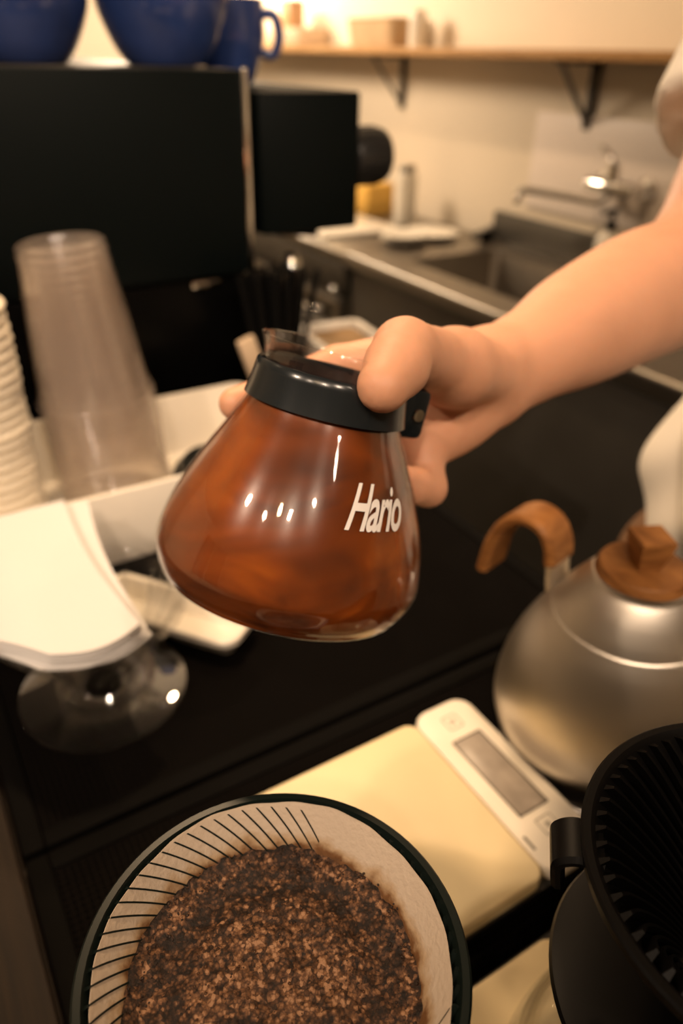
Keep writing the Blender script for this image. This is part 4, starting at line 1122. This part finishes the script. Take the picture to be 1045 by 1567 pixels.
def person():
    t = thing('person', 'person in loose cream shirt and brown trousers holding the carafe', 'person', (0.0, 0.0, 0.0))
    # joints (world coordinates)
    W = (0.268, 0.284, 0.280)
    fore = [W, (0.290, 0.2885, 0.2825), (0.320, 0.2955, 0.285), (0.368, 0.311, 0.287), (0.457, 0.334, 0.291), (0.535, 0.348, 0.290)]
    frad = [0.0235, 0.0245, 0.0275, 0.0360, 0.0440, 0.0455]
    SH = (0.726, 0.428, 0.545)
    fine = Field((0.09, 0.17, 0.19), (0.66, 0.48, 0.48), 0.0022)
    sp4 = [Vector((*p, r)) for p, r in zip(fore, frad)]
    sp4 = [tuple(v) for v in smooth_profile(sp4, 7)]
    for p, q in zip(sp4[:-1], sp4[1:]): fine.cone(p[:3], q[:3], p[3], q[3], 0.003)
    fine.cone(fore[-1], SH, 0.0450, 0.052, 0.022)
    # palm: metacarpal bars from wrist to knuckles
    MC = {'i': (0.213, 0.287, 0.302), 'm': (0.209, 0.283, 0.286), 'r': (0.209, 0.276, 0.271), 'p': (0.214, 0.267, 0.257)}
    for k, rr in (('i', 0.0125), ('m', 0.0125), ('r', 0.012), ('p', 0.0115)):
        w0 = Vector(W) + Vector((0.0, 0.0, 0.010 if k == 'i' else 0.004 if k == 'm' else -0.004 if k == 'r' else -0.010))
        fine.cone(w0, MC[k], 0.0165, rr, 0.012)
    fine.ell((0.236, 0.270, 0.268), (0.026, 0.012, 0.018), 0.010)                     # hypothenar pad
    fine.cone((0.258, 0.272, 0.290), (0.222, 0.257, 0.304), 0.0165, 0.0185, 0.008)    # thenar
    # fingers, each grown into the palm only at its root
    def chain(pts, rad, kroot=0.006):
        for i in range(len(pts) - 1): fine.cone(pts[i], pts[i + 1], rad[i], rad[i + 1], kroot if i == 0 else 0.0025)
    chain([MC['i'], (0.184, 0.302, 0.297), (0.152, 0.306, 0.2885), (0.1290, 0.3045, 0.2865)], [0.0118, 0.0100, 0.0092, 0.0082])
    chain([MC['m'], (0.186, 0.301, 0.276), (0.155, 0.308, 0.268), (0.132, 0.303, 0.266)], [0.0118, 0.0102, 0.0090, 0.0078])
    chain([MC['r'], (0.196, 0.299, 0.253), (0.170, 0.311, 0.246), (0.148, 0.312, 0.246)], [0.0112, 0.0098, 0.0088, 0.0076])
    chain([MC['p'], (0.209, 0.253, 0.2440), (0.197, 0.250, 0.2500), (0.188, 0.2485, 0.2565)], [0.0110, 0.0098, 0.0090, 0.0078], 0.004)
    chain([(0.222, 0.257, 0.304), (0.197, 0.246, 0.3165), (0.1720, 0.2310, 0.3290), (0.1600, 0.2190, 0.3285), (0.1475, 0.2095, 0.3260)], [0.0165, 0.0136, 0.0130, 0.0126, 0.0100], 0.008)
    # coarser: shoulders, trunk, neck, head, other arm
    co = Field((0.50, -0.30, -0.10), (1.02, 0.66, 1.02), 0.006)
    el = fore[-1]
    up_mid = tuple(np.array(el) * 0.45 + np.array(SH) * 0.55)
    co.cone(up_mid, SH, 0.043, 0.048, 0.012)
    N0 = np.array((0.80, 0.265, 0.60))
    LS = (0.80, 0.065, 0.545)
    co.cone(SH, N0 - (0, 0, 0.05), 0.046, 0.045, 0.012); co.cone(LS, N0 - (0, 0, 0.05), 0.046, 0.045, 0.012)
    co.ell((0.83, 0.265, 0.40), (0.07, 0.12, 0.17), 0.01); co.ell((0.83, 0.265, 0.12), (0.07, 0.11, 0.16), 0.01)
    co.cone(LS, (0.85, 0.0, 0.28), 0.048, 0.040, 0.02); co.cone((0.85, 0.0, 0.28), (0.80, -0.03, 0.05), 0.040, 0.026, 0.02)
    co.cone(N0, N0 + (-0.02, 0, 0.12), 0.055, 0.05, 0.02)
    hc = N0 + np.array((-0.045, 0.0, 0.190))
    co.ell(hc + (0.012, 0, 0.025), (0.098, 0.076, 0.098), 0.02); co.ell(hc + (-0.035, 0, -0.055), (0.058, 0.052, 0.068), 0.02)
    co.cone(hc + (-0.082, 0, 0.0), hc + (-0.106, 0, -0.032), 0.008, 0.014, 0.008)
    for s in (-1, 1): co.ell(hc + (0.01, s * 0.076, -0.012), (0.018, 0.008, 0.030), 0.006)
    lh = Field((0.70, -0.11, -0.16), (0.90, 0.05, 0.13), 0.003)
    lh.cone((0.818, -0.019, 0.125), (0.80, -0.03, 0.04), 0.031, 0.026, 0.01)
    for k, (fx, fl) in enumerate(((-0.027, 0.070), (-0.009, 0.078), (0.009, 0.073), (0.026, 0.058))):
        root = np.array((0.788 + fx * 0.9, -0.035, -0.045))
        lh.cone((0.80 + fx * 0.45, -0.03, 0.035), root, 0.017, 0.0115, 0.010)
        mid = root + np.array((-0.004, 0.006, -fl * 0.45)); tip = root + np.array((-0.006, 0.018, -fl * 0.92))
        lh.cone(root, mid, 0.0105, 0.0092, 0.004); lh.cone(mid, tip, 0.0092, 0.0075, 0.002)
    lh.cone((0.785, -0.028, 0.025), (0.754, -0.018, -0.012), 0.015, 0.012, 0.010); lh.cone((0.754, -0.018, -0.012), (0.744, -0.008, -0.045), 0.0115, 0.009, 0.003)
    sdf_obj('body', [fine, co, lh], SKIN, t)
    hc = Vector(hc)
    for s in (-1, 1):
        e = obj('eye', lathe(smooth_profile([(0, 0.012), (0.008, 0.009), (0.012, 0), (0.008, -0.009), (0, -0.012)], 4), 20), EYEW, t, tuple(hc + Vector((-0.066, s * 0.031, 0.005))), (0, -PI / 2, 0))
        obj('iris', lathe([(0, 0.0128), (0.004, 0.0122), (0.0055, 0.010), (0, 0.010)], 16), HAIR, e)
        obj('eyebrow', strap(spline3([hc + Vector((-0.083, s * 0.016, 0.030)), hc + Vector((-0.084, s * 0.032, 0.036)), hc + Vector((-0.074, s * 0.048, 0.030))], 4), (0, 0, 1), 0.008, 0.006), HAIR, t)
    obj('mouth', strap(spline3([hc + Vector((-0.082, -0.022, -0.066)), hc + Vector((-0.094, 0, -0.068)), hc + Vector((-0.082, 0.022, -0.066))], 5), (0, 0, 1), 0.014, 0.008), LIPM, t)
    hr = Field(tuple(hc + Vector((-0.14, -0.13, -0.10))), tuple(hc + Vector((0.16, 0.13, 0.18))), 0.006)
    hr.ell(hc + Vector((0.028, 0, 0.040)), (0.098, 0.084, 0.096), 0.02); hr.ell(hc + Vector((0.045, 0, -0.01)), (0.07, 0.08, 0.075), 0.02); hr.ell(hc + Vector((-0.05, 0, 0.088)), (0.045, 0.062, 0.030), 0.02)
    sdf_obj('hair', [hr], HAIR, t)
    # nail of the thumb and index tip
    def nail(p, nrm, d, w_, l_):
        nrm = Vector(nrm).normalized(); d = Vector(d); d = (d - nrm * d.dot(nrm)).normalized(); s = nrm.cross(d)
        V = []; n = 10
        for zi in (0, 1):
            for k in range(n):
                a = 2 * PI * k / n; x, y = math.cos(a) * w_, math.sin(a) * l_
                V.append(Vector(p) + s * x + d * y + nrm * (0.0006 * zi - 0.0012 * (x / w_) ** 2))
        Fc = [list(range(n))[::-1], list(range(n, 2 * n))] + [[k, (k + 1) % n, n + (k + 1) % n, n + k] for k in range(n)]
        obj('fingernail', (V, Fc), NAILM, t)
    # ---- shirt: loose short-sleeved, with belly folds
    sh = Field((0.46, -0.12, -0.10), (1.02, 0.64, 0.68), 0.006)
    sh.ell((0.810, 0.265, 0.38), (0.130, 0.185, 0.22), 0.05)
    sh.ell((0.790, 0.285, 0.16), (0.150, 0.172, 0.17), 0.05)
    sh.ell((0.715, 0.300, 0.060), (0.125, 0.150, 0.120), 0.05)
    sh.cone(SH, (0.80, 0.265, 0.555), 0.066, 0.075, 0.03); sh.cone(LS, (0.80, 0.265, 0.555), 0.066, 0.075, 0.03)
    a = np.array(el); b = np.array(SH); cuff = a + (b - a) * 0.34 + np.array((-0.012, 0.012, 0.004))
    sh.cone(b, cuff, 0.066, 0.064, 0.03)
    sh.cone(LS, (0.845, 0.01, 0.34), 0.062, 0.060, 0.03)
    # wrinkles
    g = sh.sub(sh.lo, sh.lo + sh.h * sh.n)
    sl, X, Y, Z = g
    sh.f[sl] += 0.0045 * np.sin(46 * (Y + 0.55 * Z) + 3 * np.sin(9 * Z)) + 0.003 * np.sin(60 * (X - 0.6 * Z) + 14 * Y)
    # cut cuffs: plane at the sleeve hem
    dirn = (b - a) / np.linalg.norm(b - a)
    dd = (X - cuff[0]) * dirn[0] + (Y - cuff[1]) * dirn[1] + (Z - cuff[2]) * dirn[2]
    near = (X - cuff[0]) ** 2 + (Y - cuff[1]) ** 2 + (Z - cuff[2]) ** 2 < 0.12 ** 2
    sh.f[sl] = np.where(near & (dd < 0.010), np.maximum(sh.f[sl], 0.010 - dd), sh.f[sl])
    sh.f[sl] = np.maximum(sh.f[sl], -0.055 - Z)      # hem
    # neck opening
    nd = np.sqrt((X - 0.785) ** 2 + (Y - 0.265) ** 2 + (Z - 0.665) ** 2) - 0.068
    sh.f[sl] = np.maximum(sh.f[sl], -nd)
    sdf_obj('shirt', [sh], SHIRT, t, 1)
    # ---- trousers and shoes
    tf = Field((0.50, 0.0, -0.90), (1.0, 0.56, 0.06), 0.008)
    tf.ell((0.775, 0.275, -0.03), (0.125, 0.165, 0.115), 0.04)
    for s in (-1, 1):
        tf.cone((0.77, 0.275 + s * 0.085, -0.08), (0.755, 0.275 + s * 0.095, -0.45), 0.088, 0.062, 0.03)
        tf.cone((0.755, 0.275 + s * 0.095, -0.45), (0.785, 0.275 + s * 0.10, -0.835), 0.062, 0.052, 0.02)
    tf.cone((0.70, 0.375, -0.06), (0.665, 0.385, -0.30), 0.080, 0.065, 0.04)
    sdf_obj('trousers', [tf], TROUS, t, 1)
    for s in (-1, 1):
        sf = Field((0.60, 0.275 + s * 0.10 - 0.07, -0.91), (0.90, 0.275 + s * 0.10 + 0.07, -0.74), 0.006)
        y = 0.275 + s * 0.10
        sf.ell((0.80, y, -0.855), (0.055, 0.042, 0.06), 0.02); sf.ell((0.715, y, -0.868), (0.09, 0.045, 0.035), 0.02)
        q = sf.sub(sf.lo, sf.lo + sf.h * sf.n); sf.f[q[0]] = np.maximum(sf.f[q[0]], -0.898 - q[3])
        sdf_obj('shoe', [sf], SHOEM, t, 1)
person()

# ================================================================== LAMPS
def pendant(loc, label, ceil=1.70):
    t = thing('pendant_lamp', label, 'lamp', loc, group=None)
    sh = obj('lamp_shade', lathe(smooth_profile([(0.014, 0.085), (0.03, 0.08), (0.05, 0.055), (0.085, 0.0)], 5) + [(0.083, 0.0)] + smooth_profile([(0.083, 0.0), (0.048, 0.052), (0.028, 0.076), (0.014, 0.08)], 5), 48), SHADEM, t)
    obj('bulb', lathe(smooth_profile([(0, 0.0), (0.020, 0.008), (0.028, 0.028), (0.018, 0.05), (0.013, 0.075), (0, 0.075)], 5), 28), BULB, t)
    obj('cable', tube([(0, 0, 0.08), (0, 0, (ceil - loc[2]) / 2), (0, 0, ceil - loc[2])], 0.003, 8), BLACKP, t)
    obj('ceiling_rose', lathe([(0, 0), (0.045, 0), (0.045, -0.02), (0.02, -0.035), (0, -0.035)], 28), SHADEM, t, (0, 0, ceil - loc[2]))
pendant(LAMP_BAR, 'black pendant lamp hanging low over the bar')
pendant(LAMP_FAR, 'black pendant lamp hanging near the far end of the shelf')
pendant(LAMP_BACK, 'black pendant lamp hanging at the far end of the walkway')
for i, (dx, dy) in enumerate(DOWN):
    t = thing('downlight', ['round ceiling downlight over the walkway by the sink', 'round ceiling downlight over the walkway behind the camera', 'round ceiling downlight at the back of the shop', 'round ceiling downlight by the front wall'][i], 'lamp', (dx, dy, 1.70), group='ceiling downlights')
    obj('ring', lathe([(0.045, 0.0), (0.062, 0.0), (0.064, -0.006), (0.060, -0.012), (0.045, -0.008)], 36, closed=True), WHITEP, t)
    obj('lens', lathe([(0, -0.004), (0.0445, -0.004), (0.0445, -0.001), (0, -0.001)], 36), LENSM, t)

def track():
    for i, ((dx, dy), aim) in enumerate(zip(TRACK, TRACK_AIM)):
        t = thing('ceiling_spot', ['leftmost added-fill', 'second from left', 'middle', 'second from right', 'rightmost'][i] + ' adjustable black ceiling spot behind the camera', 'lamp', (dx, dy, 1.70), group='ceiling spots behind the camera')
        obj('stem', tube([(0, 0, 0), (0, 0, -0.1), (0, 0, -0.19)], 0.006, 10), SHADEM, t)
        obj('mount', lathe([(0, 0), (0.03, 0), (0.03, -0.015), (0, -0.015)], 24), SHADEM, t)
        q = (Vector(aim) - Vector((dx, dy, 1.50))).to_track_quat('-Z', 'Y').to_euler()
        hd = obj('spot_head', lathe([(0, 0.045), (0.028, 0.045), (0.034, 0.03), (0.036, -0.05), (0.033, -0.05), (0.031, 0.02), (0, 0.02)], 32), SHADEM, t, (0, 0, -0.20), q)
        obj('lens', lathe([(0, 0.019), (0.030, 0.019), (0.030, 0.016), (0, 0.016)], 28), LENSM, hd)
track()
